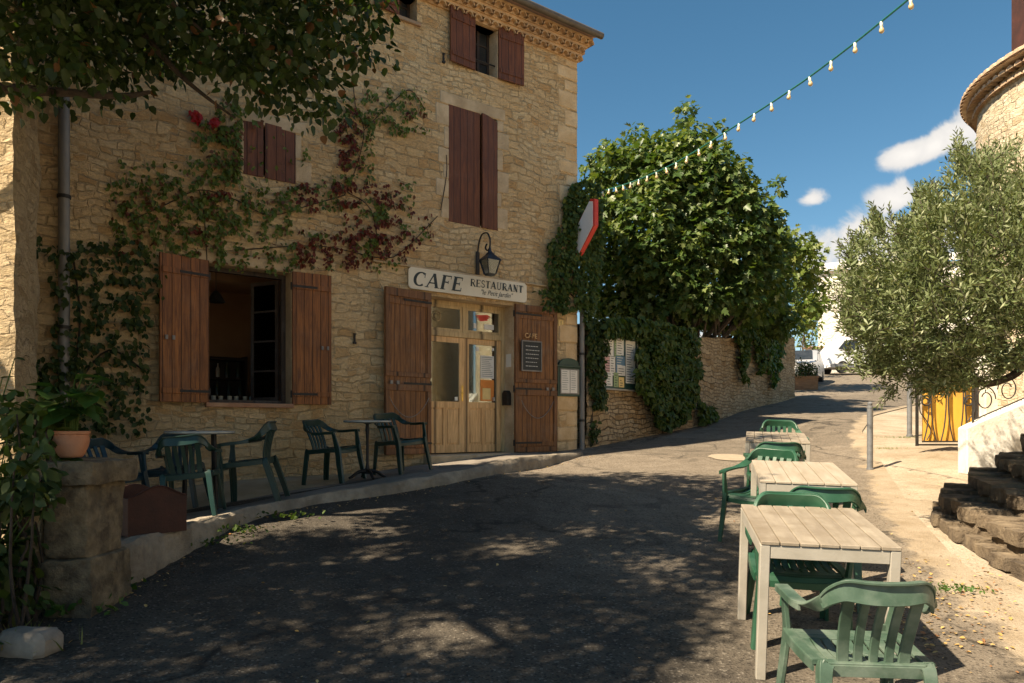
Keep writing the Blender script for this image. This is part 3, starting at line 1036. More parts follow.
# quoins and dressed stones round the openings
mb = MB()
z = zbase + .4
k = 0
random.seed(11)
while z < ZTOP - .05:
    h = random.uniform(.2, .34)
    w = .44 if k % 2 else .26
    w += random.uniform(-.05, .05)
    z1 = min(z + h - .012, ZTOP - .01)
    mb.box((SR - w, -.006 - random.uniform(0, .012), z), (SR + .008 + random.uniform(0, .014), .3 + w * .3, z1), ch=.02)
    z += h
    k += 1
mb.build('quoin', M['quoin'], B)
def surround(key, wj=.16, lint=.22, jmin=.22):
    mb = MB()
    s0, s1, z0, z1 = ops[key]
    for side in (0, 1):
        z = z0
        k = side
        while z < z1 - .05:
            h = min(random.uniform(.24, .42), z1 - z)
            w = wj + (.1 if k % 2 else 0) + random.uniform(-.03, .03)
            a = (s0 - w, s0 - .001) if side == 0 else (s1 + .001, s1 + w)
            mb.box((a[0], -.008 - random.uniform(0, .006), z + .005), (a[1], .1, z + h - .008), ch=.012)
            z += h
            k += 1
    if lint:
        mb.box((s0 - wj - .05, -.012, z1 + .003), (s1 + wj + .05, .1, z1 + lint), ch=.015)
    mb.build('stone_surround', M['dress'], B)
surround('up_closed', .12, .2)
surround('top', .1, .14)
surround('left_closed', .12, .18)
surround('door', .1, .0)
surround('win', .1, .16)

# genoise cornice: rows of half-round tiles
mb = MB()
row_h, pit = .12, .17
for r in range(3):
    zc = ZTOP + .0 + r * row_h
    outp = .11 + r * .09
    sA = fs(330)
    cnt = int((SR + .06 + r * .05 - sA) / pit)
    for i in range(cnt):
        sc = SR - .02 + r * .05 - i * pit - (pit / 2 if r % 2 else 0)
        m_ = 7
        ri, ro = .058, .076
        vs, fc = [], []
        for yq in (0.0, -outp):
            tap = 1.0 if yq else .95
            for k in range(m_ + 1):
                a = math.pi * k / m_
                vs.append((sc + math.cos(a) * ro * tap, yq, zc + math.sin(a) * ro * tap))
            for k in range(m_ + 1):
                a = math.pi * k / m_
                vs.append((sc + math.cos(a) * ri * tap, yq, zc + math.sin(a) * ri * tap))
        n1 = m_ + 1
        for k in range(m_):
            fc.append((k, k + 1, 2 * n1 + k + 1, 2 * n1 + k))
            fc.append((n1 + k + 1, n1 + k, 3 * n1 + k, 3 * n1 + k + 1))
            fc.append((2 * n1 + k, 2 * n1 + k + 1, 3 * n1 + k + 1, 3 * n1 + k))
        mb.add(vs, fc, 0)
    mb.box((sA, .05, zc + .072), (SR + .04 + r * .05, -outp + .015, zc + row_h - .004), 1)
    mb.box((sA, .05, zc - .006), (SR + .03 + r * .05, -outp + .075, zc + .0715), 1)
mb.build('cornice', None, B, mats=[M['genoise'], M['genoise']])
# roof: canal tiles
mb = MB()
zr = ZTOP + 3 * row_h + .02
Lr = 6.4
slope = .3
cntr = int((SR + .5 - S_L) / .17)
for i in range(cntr):
    sc = SR + .12 - i * .17
    vs, fc = [], []
    for t in range(2):
        yq = -.4 if t == 0 else Lr
        zz = zr + (yq + .4) * slope
        for k in range(7):
            a = math.pi * k / 6
            vs.append((sc + math.cos(a) * .085, yq, zz + math.sin(a) * .06))
    for k in range(6):
        fc.append((k, k + 1, 7 + k + 1, 7 + k))
    mb.add(vs, fc)
mb.poly([(S_L, -.37, zr - .03), (SR + .18, -.37, zr - .03), (SR + .18, Lr, zr - .03 + (Lr + .37) * slope), (S_L, Lr, zr - .03 + (Lr + .37) * slope)], (0, 0, .03))
mb.build('roof', M['tile'], B)
mb = MB()
gy, gzv = -.42, zr - .0
mb.sweep([(fs(300), gy, gzv), (SR + .22, gy, gzv - .02)], .058, n=12)
g_ = mb.build('gutter', M['gutter'], B, smooth=True)

# ground floor window
s0, s1, z0, z1 = ops['win']
mb = MB()
fd = .2
mb.box((s0 + .002, fd, z0), (s0 + .06, fd + .07, z1 - .002))
mb.box((s1 - .06, fd, z0), (s1 - .002, fd + .07, z1 - .002))
mb.box((s0 + .06, fd, z1 - .06), (s1 - .06, fd + .07, z1 - .002))
mb.box((s0 + .06, fd, z0 + .002), (s1 - .06, fd + .07, z0 + .05))
wf = mb.build('window', M['darkwood'], B)
mb = MB()
mb.box((s0 - .04, -.07, z0 - .055), (s1 + .02, .2, z0 + .004), ch=.008)
mb.build('sill', M['tile'], B)


def casement(hx, w, zb, zt, ang, fd, panes=4, sgn=1):
    e = bpy.data.objects.new('casement', None)
    mbx = MB()
    Mt = Matrix.Translation((hx, fd + .03, 0)) @ Matrix.Rotation(ang, 4, 'Z')
    a, b_ = (0, sgn * w)
    t = .03
    mbx.box((min(a, b_), -.018, zb), (min(a, b_) + .05, .018, zt), M=Mt)
    mbx.box((max(a, b_) - .05, -.018, zb), (max(a, b_), .018, zt), M=Mt)
    for z in (zb, zt - .05):
        mbx.box((min(a, b_) + .05, -.018, z), (max(a, b_) - .05, .018, z + .05), M=Mt)
    for k in range(1, panes):
        z = zb + (zt - zb) * k / panes
        mbx.box((min(a, b_) + .05, -.014, z - .012), (max(a, b_) - .05, .014, z + .012), M=Mt)
    o = mbx.build('casement', M['darkwood'], B)
    mg = MB()
    mg.box((min(a, b_) + .05, -.003, zb + .05), (max(a, b_) - .05, .003, zt - .05), M=Mt)
    mg.build('pane', M['glass'], o)
    return o
casement(s1 - .07, .5, z0 + .055, z1 - .065, R(-62), fd + .06, 4, -1)
casement(s0 + .07, .5, z0 + .055, z1 - .065, R(86), fd + .06, 4, 1)


# shutters: plank leaf with ledges, strap hinges
def shutter(hs, w, zb, zt, ang, sgn, mat, out=.02, ledge=True, frame=False, arch=0.0, label=None, t=.035, hinges=True):
    """hinged at hs on the facade, extends sgn*w along s, swung off the wall by ang"""
    Mt = Matrix.Translation((hs, -out, 0)) @ Matrix.Rotation(ang * -sgn, 4, 'Z')
    mbx = MB()
    a, b_ = sorted((0, sgn * w))
    if arch:
        pts = []
        for k in range(9):
            q = k / 8
            zz = zt + arch * (1 - (q if sgn > 0 else 1 - q) ** 2) if True else zt
            pts.append((a + (b_ - a) * q, 0, zt - arch * (q ** 2 if sgn < 0 else (1 - q) ** 2) * 0 + arch * (math.sin(math.pi / 2 * (1 - abs((q if sgn < 0 else 1 - q)))) - 1)))
        P = [(a, 0, zb), (b_, 0, zb)] + [pts[k] for k in range(8, -1, -1)]
        mbx.poly([Mt @ Vector(p) for p in P], Mt.to_3x3() @ Vector((0, -t, 0)))
    else:
        mbx.box((a, -t, zb), (b_, 0, zt), M=Mt, ch=.004)
    if ledge:
        for z in (zb + .14, zt - .2):
            mbx.box((a + .02, -t - .016, z - .035), (b_ - .02, -t - .001, z + .035), M=Mt, ch=.003)
    o = mbx.build('shutter', mat, B)
    if label:
        o['label'] = label
    if frame:
        mf = MB()
        H = zt - zb
        y0, y1 = -t - .022, -t - .001
        for (za, zc) in ((0, .09), (H * .385, H * .385 + .1), (H * .47, H * .47 + .07), (H - .12, H)):
            mf.box((a, y0, zb + za), (b_, y1, zb + zc), M=Mt, ch=.005)
        for (xa, xb_) in ((a, a + .075), (b_ - .075, b_)):
            mf.box((xa, y0 + .001, zb + .09), (xb_, y1, zb + H * .385), M=Mt, ch=.004)
            mf.box((xa, y0 + .001, zb + H * .47 + .07), (xb_, y1, zb + H - .12), M=Mt, ch=.004)
        mf.build('frame', M['shut_frame'], o)
    if hinges:
        mh = MB()
        zz = (zb + .14, zt - .2) if not frame else (zb + .16, zb + (zt - zb) * .43, zt - .16)
        off = -t - (.022 if frame else .016)
        for z in zz:
            mh = MB()
            mh.box((sgn * .0 - .0, off - .006, z - .016), (sgn * w * .62, off - .0005, z + .016), M=Mt)
            mh.sweep([Mt @ Vector((-sgn * .01, -t / 2, z - .05)), Mt @ Vector((-sgn * .01, -t / 2, z + .05))], .014, n=8)
            mh.build('hinge', M['iron'], o)
        mk = MB()
        zc = zb + (zt - zb) * .43
        mk.box((sgn * w * .72, off - .012, zc - .02), (sgn * w * .78, off - .0005, zc + .035), M=Mt, ch=.004)
        mk.build('latch', M['zinc'], o)
        mk = MB()
        mk.box((sgn * w * .86, off - .012, zc - .02), (sgn * w * .92, off - .0005, zc + .035), M=Mt, ch=.004)
        mk.build('latch', M['zinc'], o)
    return o


s0, s1, z0, z1 = ops['win']
shutter(s0 - .005, s0 - fs(157, .12), z0 - .0, z1 + .02, R(13), -1, M['shut_low'], label='left brown plank shutter standing off the wall')
shutter(s1 + .005, fs(329) - s1, z0 - .0, z1 + .02, R(3), 1, M['shut_low'])
s0, s1, z0, z1 = ops['up_closed']
sm = fs(480.5)
shutter(s0 - .01, sm - s0, z0 - .03, z1 + .05, R(0), 1, M['shut_up'], out=-.03, ledge=False, arch=.0, hinges=False)
shutter(s1 + .01, s1 - sm, z0 - .03, z1 + .02, R(6), -1, M['shut_up'], out=-.03, ledge=False, arch=.07, hinges=False)
s0, s1, z0, z1 = ops['top']
shutter(s0 - .005, s0 - fs(448), z0 - .02, z1 + .02, R(4), -1, M['shut_up'], ledge=True, hinges=False)
shutter(s1 + .005, fs(521) - s1, z0 - .02, z1 + .02, R(4), 1, M['shut_up'], ledge=True, hinges=False)
s0, s1, z0, z1 = ops['left_closed']
sm = fs(264)
shutter(s0 - .01, sm - s0, z0 - .03, z1 + .05, R(3), 1, M['shut_up'], out=-.03, ledge=False, hinges=False)
shutter(s1 + .01, s1 - sm, z0 - .03, z1 + .05, R(2), -1, M['shut_up'], out=-.03, ledge=False, hinges=False)
# top window and corner window frames
def simple_window(key, fd=.22, mull=True, rail=False):
    s0, s1, z0, z1 = ops[key]
    mb = MB()
    t = .045
    mb.box((s0 + .002, fd, z0 + .002), (s0 + t, fd + .05, z1 - .002))
    mb.box((s1 - t, fd, z0 + .002), (s1 - .002, fd + .05, z1 - .002))
    mb.box((s0 + t, fd, z1 - t), (s1 - t, fd + .05, z1 - .002))
    mb.box((s0 + t, fd, z0 + .002), (s1 - t, fd + .05, z0 + t))
    if mull:
        c = (s0 + s1) / 2
        mb.box((c - .025, fd - .004, z0 + t), (c + .025, fd + .05, z1 - t))
        for k in (1, 2):
            zz = z0 + (z1 - z0) * k / 3
            mb.box((s0 + t, fd + .005, zz - .01), (s1 - t, fd + .045, zz + .01))
    w = mb.build('window', M['darkwood'], B)
    mg = MB()
    mg.box((s0 + t, fd + .022, z0 + t), (s1 - t, fd + .028, z1 - t))
    mg.build('pane', M['carglass'], w)
    if rail:
        mr_ = MB()
        zz = z0 + .22
        mr_.sweep([(s0, .06, zz), (s1, .06, zz)], .012)
        mr_.build('rail', M['iron'], w)
simple_window('top', rail=True)
simple_window('corner')
s0, s1, z0, z1 = ops['corner']
mb = MB(); mb.box((s0 - .05, -.05, z0 - .05), (s1 + .05, .2, z0 + .003), ch=.005); mb.build('sill', M['tile'], B)
shutter(s0 - .005, .42, z0, z1, R(4), -1, M['shut_up'], hinges=False)

# drip ledge above the door and window
mb = MB()
sa, za = F(372, 262); sb, zb_ = F(545, 282)
mb.box((sa, -.05, za), (sb, .02, za + .03), ch=.008)
mb.build('ledge', M['dress'], B)

# entrance door
s0, s1, z0, z1 = ops['door']
z0d = z0 + .02
dd = .24
mb = MB()
mb.box((s0 + .002, dd, z0d), (s0 + .07, dd + .07, z1 - .002))
mb.box((s1 - .07, dd, z0d), (s1 - .002, dd + .07, z1 - .002))
mb.box((s0 + .07, dd, z1 - .07), (s1 - .07, dd + .07, z1 - .002))
ztr = z0d + (z1 - z0d) * .785
mb.box((s0 + .07, dd - .012, ztr - .045), (s1 - .07, dd + .07, ztr + .045), ch=.005)
smid = (s0 + s1) / 2
mb.box((smid - .035, dd, ztr + .045), (smid + .035, dd + .07, z1 - .07))
for (xa, xb_) in ((s0 + .07, smid - .035), (smid + .035, s1 - .07)):
    mb.box((xa, dd + .012, ztr + .046), (xa + .045, dd + .05, z1 - .071)); mb.box((xb_ - .045, dd + .012, ztr + .046), (xb_, dd + .05, z1 - .071))
    mb.box((xa + .045, dd + .012, z1 - .115), (xb_ - .045, dd + .05, z1 - .071)); mb.box((xa + .045, dd + .012, ztr + .046), (xb_ - .045, dd + .05, ztr + .09))
tr_o = mb.build('transom', M['cream'], B)
mg = MB()
for (xa, xb_) in ((s0 + .115, smid - .08), (smid + .08, s1 - .115)):
    mg.box((xa, dd + .03, ztr + .09), (xb_, dd + .036, z1 - .115))
mg.build('pane', M['doorglass'], tr_o)
# stickers in the right hand transom pane
def card(o, name, sx, zc, w, h, mat, y, t=.003):
    m_ = MB(); m_.box((sx - w / 2, y - t, zc - h / 2), (sx + w / 2, y, zc + h / 2)); return m_.build(name, mat, o)
xr = (smid + .08 + s1 - .115) / 2
zc = (ztr + z1) / 2
m_ = MB()
for k in range(3):
    zz = zc + .085 - k * .03
    m_.poly([(xr - .17 + k * .03, dd + .026, zz), (xr + .08 - k * .02, dd + .026, zz + .03), (xr + .17 - k * .03, dd + .026, zz - .005), (xr - .05, dd + .026, zz - .03)], (0, .002 + .0005 * k, 0))
m_.build('sticker', M['red'], tr_o)['label'] = 'red striped sticker in the transom pane'
card(tr_o, 'sticker', xr + .12, zc - .09, .2, .085, M['paper'], dd + .027)
card(tr_o, 'sticker', xr - .17, zc - .09, .05, .085, M['paper'], dd + .027)
m_ = MB(); m_.sweep([(s0 + .3 + .08 * math.cos(a), dd + .026, zc + .01 + .08 * math.sin(a)) for a in np.linspace(0, 2 * math.pi, 20)], .006, n=6)
m_.sweep([(s0 + .3 + .05 * math.cos(a), dd + .026, zc + .01 + .05 * math.sin(a)) for a in np.linspace(0.5, 5, 14)], .006, n=6)
m_.build('emblem', M['cream'], tr_o)
for side in (0, 1):
    xa, xb_ = (s0 + .072, smid - .002) if side == 0 else (smid + .002, s1 - .072)
    mb = MB()
    H0, H1 = z0d + .012, ztr - .048
    st = .095
    y0, y1 = dd + .01, dd + .055
    mb.box((xa, y0, H0), (xa + st, y1, H1), ch=.004); mb.box((xb_ - st, y0, H0), (xb_, y1, H1), ch=.004)
    zl = H0 + (H1 - H0) * .415
    for (za, zb2) in ((H0, H0 + .12), (zl - .05, zl + .05), (H1 - .09, H1)):
        mb.box((xa + st, y0, za), (xb_ - st, y1, zb2))
    cmid = (xa + xb_) / 2
    mb.box((cmid - .03, y0, H0 + .12), (cmid + .03, y1, zl - .05))
    for (pa, pb) in ((xa + st, cmid - .03), (cmid + .03, xb_ - st)):
        mb.box((pa, y0 + .018, H0 + .12), (pb, y1 - .004, zl - .05))
        mb.box((pa + .025, y0 + .006, H0 + .15), (pb - .025, y0 + .0175, zl - .08), ch=.008)
    dr = mb.build('door', M['door'], B)
    mg = MB(); mg.box((xa + st, dd + .03, zl + .05), (xb_ - st, dd + .036, H1 - .09)); mg.build('pane', M['doorglass'], dr)
    yq = dd + .028
    zg0, zg1 = zl + .05, H1 - .09
    if side == 1:
        # notices stuck inside the right hand leaf
        w = xb_ - st - xa - st
        px = xa + st
        p1 = card(dr, 'poster', px + w * .68, zg0 + (zg1 - zg0) * .62, w * .5, (zg1 - zg0) * .4, M['paper'], yq)
        mt = MB()
        for k in range(11):
            zz = zg0 + (zg1 - zg0) * .62 + (zg1 - zg0) * .17 - k * (zg1 - zg0) * .033
            mt.box((px + w * .47, yq - .005, zz - .003), (px + w * (.72 + .17 * random.random()), yq - .0035, zz + .003))
        mt.build('lettering', M['ink'], dr)
        p2 = card(dr, 'poster', px + w * .68, zg0 + (zg1 - zg0) * .21, w * .5, (zg1 - zg0) * .37, M['orange'], yq)
        p2['label'] = 'orange and cream poster on the door glass'
        card(dr, 'poster', px + w * .65, zg0 + (zg1 - zg0) * .15, w * .3, (zg1 - zg0) * .2, M['yellowp'], yq - .0035)
        card(dr, 'sticker', px + w * .32, zg1 - .07, .05, .07, M['paper'], yq)
        card(dr, 'sticker', px + w * .9, zg1 - .06, .04, .05, M['paper'], yq)
        card(dr, 'sticker', px + w * .9, zg0 + .06, .06, .06, M['paper'], yq)
    else:
        card(dr, 'sticker', xb_ - st - .05, zg0 + .05, .06, .06, M['paper'], yq)
        mh = MB()
        mh.box((xb_ - .055, y0 - .008, zl + .06), (xb_ - .02, y0 - .0005, zl + .32), ch=.003)
        mh.sweep([(xb_ - .037, y0 - .006, zl + .2), (xb_ - .037, y0 - .05, zl + .2), (xb_ - .1, y0 - .055, zl + .2)], .009)
        mh.build('handle', M['brass'], dr)
# threshold
mb = MB()
mb.box((s0 - .1, -.22, z0 - .2), (s1 + .12, .35, z0 + .012), ch=.015)
mb.build('doorstep', M['dress'], B)
dl = shutter(s0 - .005, s0 - fs(380), z0 + .04, z1 + .03, R(7), -1, M['shut_oak'], frame=True)
dr_ = shutter(s1 + .005, fs(553) - s1, z0 + .02, z1 + .03, R(3), 1, M['shut_oak'], frame=True)
# hanging chains on the door shutters
for hs, w, sg in ((s0, s0 - fs(380), -1), (s1, fs(553) - s1, 1)):
    mb = MB()
    zc = z0 + (z1 - z0) * .36
    pts = [(hs + sg * w * (.12 + .8 * q), -.1 - (.07 if sg < 0 else .0), zc - .3 * math.sin(math.pi * q) ** .8 + .08 * q * 0) for q in np.linspace(0, 1, 14)]
    mb.sweep(pts, .006, n=5)
    mb.build('chain', M['zinc'], dl if sg < 0 else dr_)

# interior of the bar seen through the window
Bi = MB()
xA, xB, yA, yB, zA, zB = -.6, SR - .4, .43, 4.2, z0 - .02, z1 + .45
Bi.add([(xA, yA, zA), (xB, yA, zA), (xB, yB, zA), (xA, yB, zA)], [(0, 1, 2, 3)], 1)
Bi.add([(xA, yA, zB), (xB, yA, zB), (xB, yB, zB), (xA, yB, zB)], [(3, 2, 1, 0)], 0)
Bi.add([(xA, yB, zA), (xB, yB, zA), (xB, yB, zB), (xA, yB, zB)], [(0, 1, 2, 3)], 0)
GY0, GY1, GZ0, GZ1 = 1.9, 3.7, zA + .9, zB - .25  # matching added opening in the room's left wall, brightens the interior
for (ya_, yb_, za_, zb2_) in ((yA, GY0, zA, zB), (GY1, yB, zA, zB), (GY0, GY1, zA, GZ0), (GY0, GY1, GZ1, zB)):
    Bi.add([(xA, ya_, za_), (xA, yb_, za_), (xA, yb_, zb2_), (xA, ya_, zb2_)], [(0, 1, 2, 3)], 0)
Bi.add([(xB, yA, zA), (xB, yB, zA), (xB, yB, zB), (xB, yA, zB)], [(3, 2, 1, 0)], 0)
Bi.box((xA, 1.6, zB - .28), (xB, 1.82, zB - .005), 0)
Bi.build('interior', None, B, mats=[M['inwall'], M['pave']])

# left drainpipe on facade
dpt = empty('drainpipe', fw(fs(64, .09), -.9, .09), FA, 'grey metal drainpipe on the shaded left end of the facade', 'drainpipe')
mb = MB(); mb.sweep([(0, 0, 1.2), (0, 0, 7.2)], .06, n=12); mb.build('pipe', M['zinc'], dpt, smooth=True)
mb = MB()
for z in (1.9, 2.9, 4.4): mb.sweep([(0, 0, z), (0, 0, z + .04)], .072, n=12)
mb.build('bracket', M['iron'], dpt, smooth=True)
# right drainpipe at the corner: iron below, from under the ivy
p = fw(SR + .06, 0, .07)
zg = gz(p.x, p.y)
dpt = empty('drainpipe', (p.x, p.y, zg), FA, 'slim grey drainpipe at the corner beside the menu case', 'drainpipe')
mb = MB(); mb.sweep([(0, 0, -.05), (0, 0, 3.3)], .045, n=12); mb.build('pipe', M['zinc'], dpt, smooth=True)
mb = MB()
for z in (.5, 1.7, 2.7): mb.sweep([(0, 0, z), (0, 0, z + .04)], .055, n=12)
mb.build('bracket', M['iron'], dpt, smooth=True)

# ------------------------------------------------------------------ lettering helpers
def text_mesh(txt, size, depth, mat, parent, x, y, z, shear=0.0, name='lettering', sx=1.0, rot=None):
    cu = bpy.data.curves.new('t', 'FONT')
    cu.body = txt
    cu.size = size
    cu.extrude = depth
    cu.shear = shear
    cu.align_x = 'CENTER'
    ob = bpy.data.objects.new('t', cu)
    col.objects.link(ob)
    dg = bpy.context.evaluated_depsgraph_get()
    me = bpy.data.meshes.new_from_object(ob.evaluated_get(dg))
    col.objects.unlink(ob)
    bpy.data.objects.remove(ob)
    me.transform(Matrix.Rotation(R(90), 4, 'X'))
    me.transform(Matrix.Diagonal((sx, 1, 1, 1)))
    if rot: me.transform(rot)
    me.transform(Matrix.Translation((x, y, z)))
    me.materials.clear(); me.materials.append(mat)
    me.name = name
    o = bpy.data.objects.new(name, me)
    col.objects.link(o)
    o.parent = parent
    return o


def arcp(cx, cy, rx, ry, a0, a1, n=10):
    return [(cx + rx * math.cos(R(a)), cy + ry * math.sin(R(a))) for a in np.linspace(a0, a1, n)]
K, T_ = .235, .085      # thick and thin strokes of a serif letter, cap height 1
GL = {
    'C': (.78, [(arcp(.42, .5, .34, .46, 50, 310, 18), 'c')], [((.68, .62), (.68, .95))]),
    'A': (.86, [([(.08, 0), (.42, 1)], T_), ([(.42, 1), (.74, 0)], K), ([(.2, .33), (.6, .33)], T_)], [((-.04, .02), (.22, .02)), ((.58, .02), (.9, .02))]),
    'F': (.72, [([(.2, 0), (.2, 1)], K), ([(.2, .965), (.66, .965)], T_), ([(.2, .52), (.52, .52)], T_)], [((.04, .02), (.4, .02)), ((.66, .76), (.66, 1.0)), ((.52, .4), (.52, .64)), ((.04, .98), (.2, .98))]),
    'E': (.74, [([(.2, 0), (.2, 1)], K), ([(.2, .965), (.66, .965)], T_), ([(.2, .52), (.52, .52)], T_), ([(.2, .035), (.68, .035)], T_)], [((.66, .76), (.66, 1.0)), ((.68, 0), (.68, .26)), ((.52, .4), (.52, .64)), ((.04, .98), (.2, .98)), ((.04, .02), (.2, .02))]),
    'R': (.8, [([(.2, 0), (.2, 1)], K), ([(.2, .965), (.42, .965)] + arcp(.42, .74, .2, .225, 90, -90, 8) + [(.2, .515)], .1), ([(.4, .5), (.74, 0)], K * .9)], [((.04, .02), (.38, .02)), ((.66, .02), (.86, .02)), ((.04, .98), (.2, .98))]),
    'S': (.64, [(arcp(.32, .75, .2, .215, 30, 250, 10) + arcp(.32, .26, .22, .23, 75, -150, 10), .12)], [((.52, .7), (.52, .96)), ((.1, .04), (.1, .3))]),
    'T': (.76, [([(.38, 0), (.38, 1)], K), ([(.06, .965), (.7, .965)], T_)], [((.22, .02), (.54, .02)), ((.06, .76), (.06, 1.0)), ((.7, .76), (.7, 1.0))]),
    'U': (.84, [([(.2, 1), (.2, .3)] + arcp(.42, .3, .22, .27, 180, 360, 8) + [(.64, .3), (.64, 1)], .11)], [((.04, .98), (.36, .98)), ((.52, .98), (.76, .98))]),
    'N': (.86, [([(.18, 0), (.18, 1)], T_), ([(.18, 1), (.66, 0)], K), ([(.66, 0), (.66, 1)], T_)], [((.04, .02), (.32, .02)), ((.52, .98), (.8, .98)), ((.02, .98), (.2, .98))]),
}


def serif_word(word, x, z, h, mb, y, shear=.0, wscale=1.0, track=.04):
    cx = x
    def tr(p):
        return (cx + (p[0] + shear * p[1]) * h * wscale, z + p[1] * h)
    li = [0]
    def stroke(pts, w):
        li[0] += 1
        P = [Vector((*tr(p),)) for p in pts]
        L, Rr = [], []
        for i, p in enumerate(P):
            t = (P[min(i + 1, len(P) - 1)] - P[max(i - 1, 0)]).normalized()
            nn = Vector((-t.y, t.x))
            ww = w
            if w == 'c':
                ww = T_ + (K - T_) * abs(t.y) ** 1.5
            ww = ww * h / 2
            L.append(p + nn * ww); Rr.append(p - nn * ww)
        poly = L + Rr[::-1]
        yo = y - .0002 * li[0]
        b = len(mb.v)
        n_ = len(L)
        mb.add([(q.x, yo, q.y) for q in L] + [(q.x, yo, q.y) for q in Rr], [(i, i + 1, n_ + i + 1, n_ + i) for i in range(n_ - 1)])
    for ch in word:
        if ch == ' ':
            cx += .4 * h * wscale; continue
        adv, st, se = GL[ch]
        for pts, w in st: stroke(pts, w)
        for a, b_ in se: stroke([a, b_], .05)
        cx += (adv + track) * h * wscale
    return cx


# shop sign
sa, za = F(408.5, 265.5, .05); sb, zb_ = F(526.5, 303.5, .05)
_, za2 = F(408.5, 287.5, .05)
_, zt2 = F(526.5, 284.5, .05)
zbot = (za2 + zb_) / 2; ztop = (za + zt2) / 2
SG = empty('shop_sign', fw(sa, zbot, .03), FA, 'long cream board lettered CAFE RESTAURANT above the entrance', 'sign')
W_, H_ = sb - sa, ztop - zbot
mb = MB()
c = .04
mb.poly([(c, -.025, 0), (W_ - c, -.025, 0), (W_, -.025, c), (W_, -.025, H_ - c), (W_ - c, -.025, H_), (c, -.025, H_), (0, -.025, H_ - c), (0, -.025, c)], (0, .025, 0))
mb.build('board', M['signwhite'], SG)
mb = MB()
hC = H_ * .68
serif_word('CAFE', .1 * H_ + .03, H_ * .15, hC, mb, -.027, shear=.2, wscale=(W_ * .40) / (3.35 * hC), track=.05)
hR = H_ * .36
serif_word('RESTAURANT', W_ * .49, H_ * .48, hR, mb, -.027, shear=.06, wscale=(W_ * .475) / (8.25 * hR), track=.03)
mb.build('lettering', M['ink'], SG)
text_mesh('"le Petit Jardin"', H_ * .34, .0005, M['ink'], SG, W_ * .72, -.0275, H_ * .15, shear=.35, sx=.95)

# wall lantern
s_, z_ = F(478, 262, .0)
LN = empty('wall_lantern', fw(fs(477), F(477, 268)[1], .01), FA, 'black wrought iron wall lantern hanging on a scroll bracket over the sign', 'lantern')
LN.scale = (1.15, 1.05, .92)
mb = MB()
mb.box((-.03, -.02, -.12), (.03, 0, .28), ch=.006)
Lo = .34
arm = [(0, -.01, .22), (.0, -.04, .42), (0, -.13, .56), (0, -.27, .55), (0, -Lo - .0, .42), (0, -Lo + .01, .29), (0, -.27, .25), (0, -.22, .31), (0, -.26, .37)]
mb.sweep(catmull(arm, 5), .013, n=7)
mb.build('bracket', M['iron'], LN, smooth=True)
mb = MB()
cx, cy = 0, -Lo
mb.lathe([(.012, .3), (.018, .24), (.03, .22), (.035, .2)], 10, (cx, cy, 0))
def frust(mb, r0, z0_, r1, z1_, mi=0):
    v = []
    for r, z in ((r0, z0_), (r1, z1_)):
        for k in range(4):
            a = math.pi / 4 + k * math.pi / 2
            v.append((cx + r * math.cos(a), cy + r * math.sin(a), z))
    mb.add(v, [(0, 1, 5, 4), (1, 2, 6, 5), (2, 3, 7, 6), (3, 0, 4, 7), (3, 2, 1, 0), (4, 5, 6, 7)], mi)
frust(mb, .175, .06, .15, .09)
frust(mb, .15, .09, .06, .17)
frust(mb, .07, .17, .035, .205)
frust(mb, .07, -.2, .09, -.17)
for k in range(4):
    a = math.pi / 4 + k * math.pi / 2
    mb.sweep([(cx + .085 * math.cos(a), cy + .085 * math.sin(a), -.18), (cx + .15 * math.cos(a), cy + .15 * math.sin(a), .06)], .009, n=5)
mb.build('lamp_body', M['lantern'], LN)
mb = MB()
frust(mb, .08, -.17, .143, .06)
mb.build('lamp_glass', mat_glass('lantern_glass', .2, (.6, .68, .75), .35), LN)

# chalkboard on the right door shutter
ca, cz = F(521, 340, .1); cb, cz2 = F(541, 372, .1)
CB = empty('chalkboard', fw(ca, cz2, .1), FA, 'small framed chalkboard hung on the right door shutter', 'chalkboard')
w, h = cb - ca, cz - cz2
mb = MB()
for (a, b_) in (((0, -.03, 0), (w, 0, .02)), ((0, -.03, h - .02), (w, 0, h)), ((0, -.03, .02), (.02, 0, h - .02)), ((w - .02, -.03, .02), (w, 0, h - .02))): mb.box(a, b_)
mb.build('frame', M['zinc'], CB)
mb = MB(); mb.box((.02, -.02, .02), (w - .02, -.002, h - .02)); mb.build('board', M['slate'], CB)
mb = MB()
random.seed(5)
for k in range(6):
    z = h * (.82 - k * .13)
    x = w * .2
    while x < w * .78:
        l = random.uniform(.02, .05)
        mb.box((x, -.0215, z - .006), (x + l, -.0203, z + .005)); x += l + .012
mb.build('chalk_writing', M['chalk'], CB)
# carved word above the chalkboard
cs, cz3 = F(531, 334, .1)
WL = text_mesh('CAFE', .115, .006, M['door'], None, 0, 0, 0, name='wooden_letters')
WL.location = fw(cs, F(531, 338, .1)[1], .1); WL.rotation_euler = (0, 0, FA)
tag(WL, 'small pale wooden letters fixed above the chalkboard', 'letters')

# house number
hs_, hz_ = F(560.5, 323)
HN = empty('house_number', fw(hs_, hz_, .005), FA, 'tiny yellow number plate between the shutter and the drainpipe', 'number plate')
mb = MB(); mb.box((-.06, -.01, -.06), (.06, 0, .06), ch=.003); mb.build('plate', M['yellowp'], HN)
text_mesh('1', .1, .001, M['ink'], HN, 0, -.0115, -.035, name='numeral')
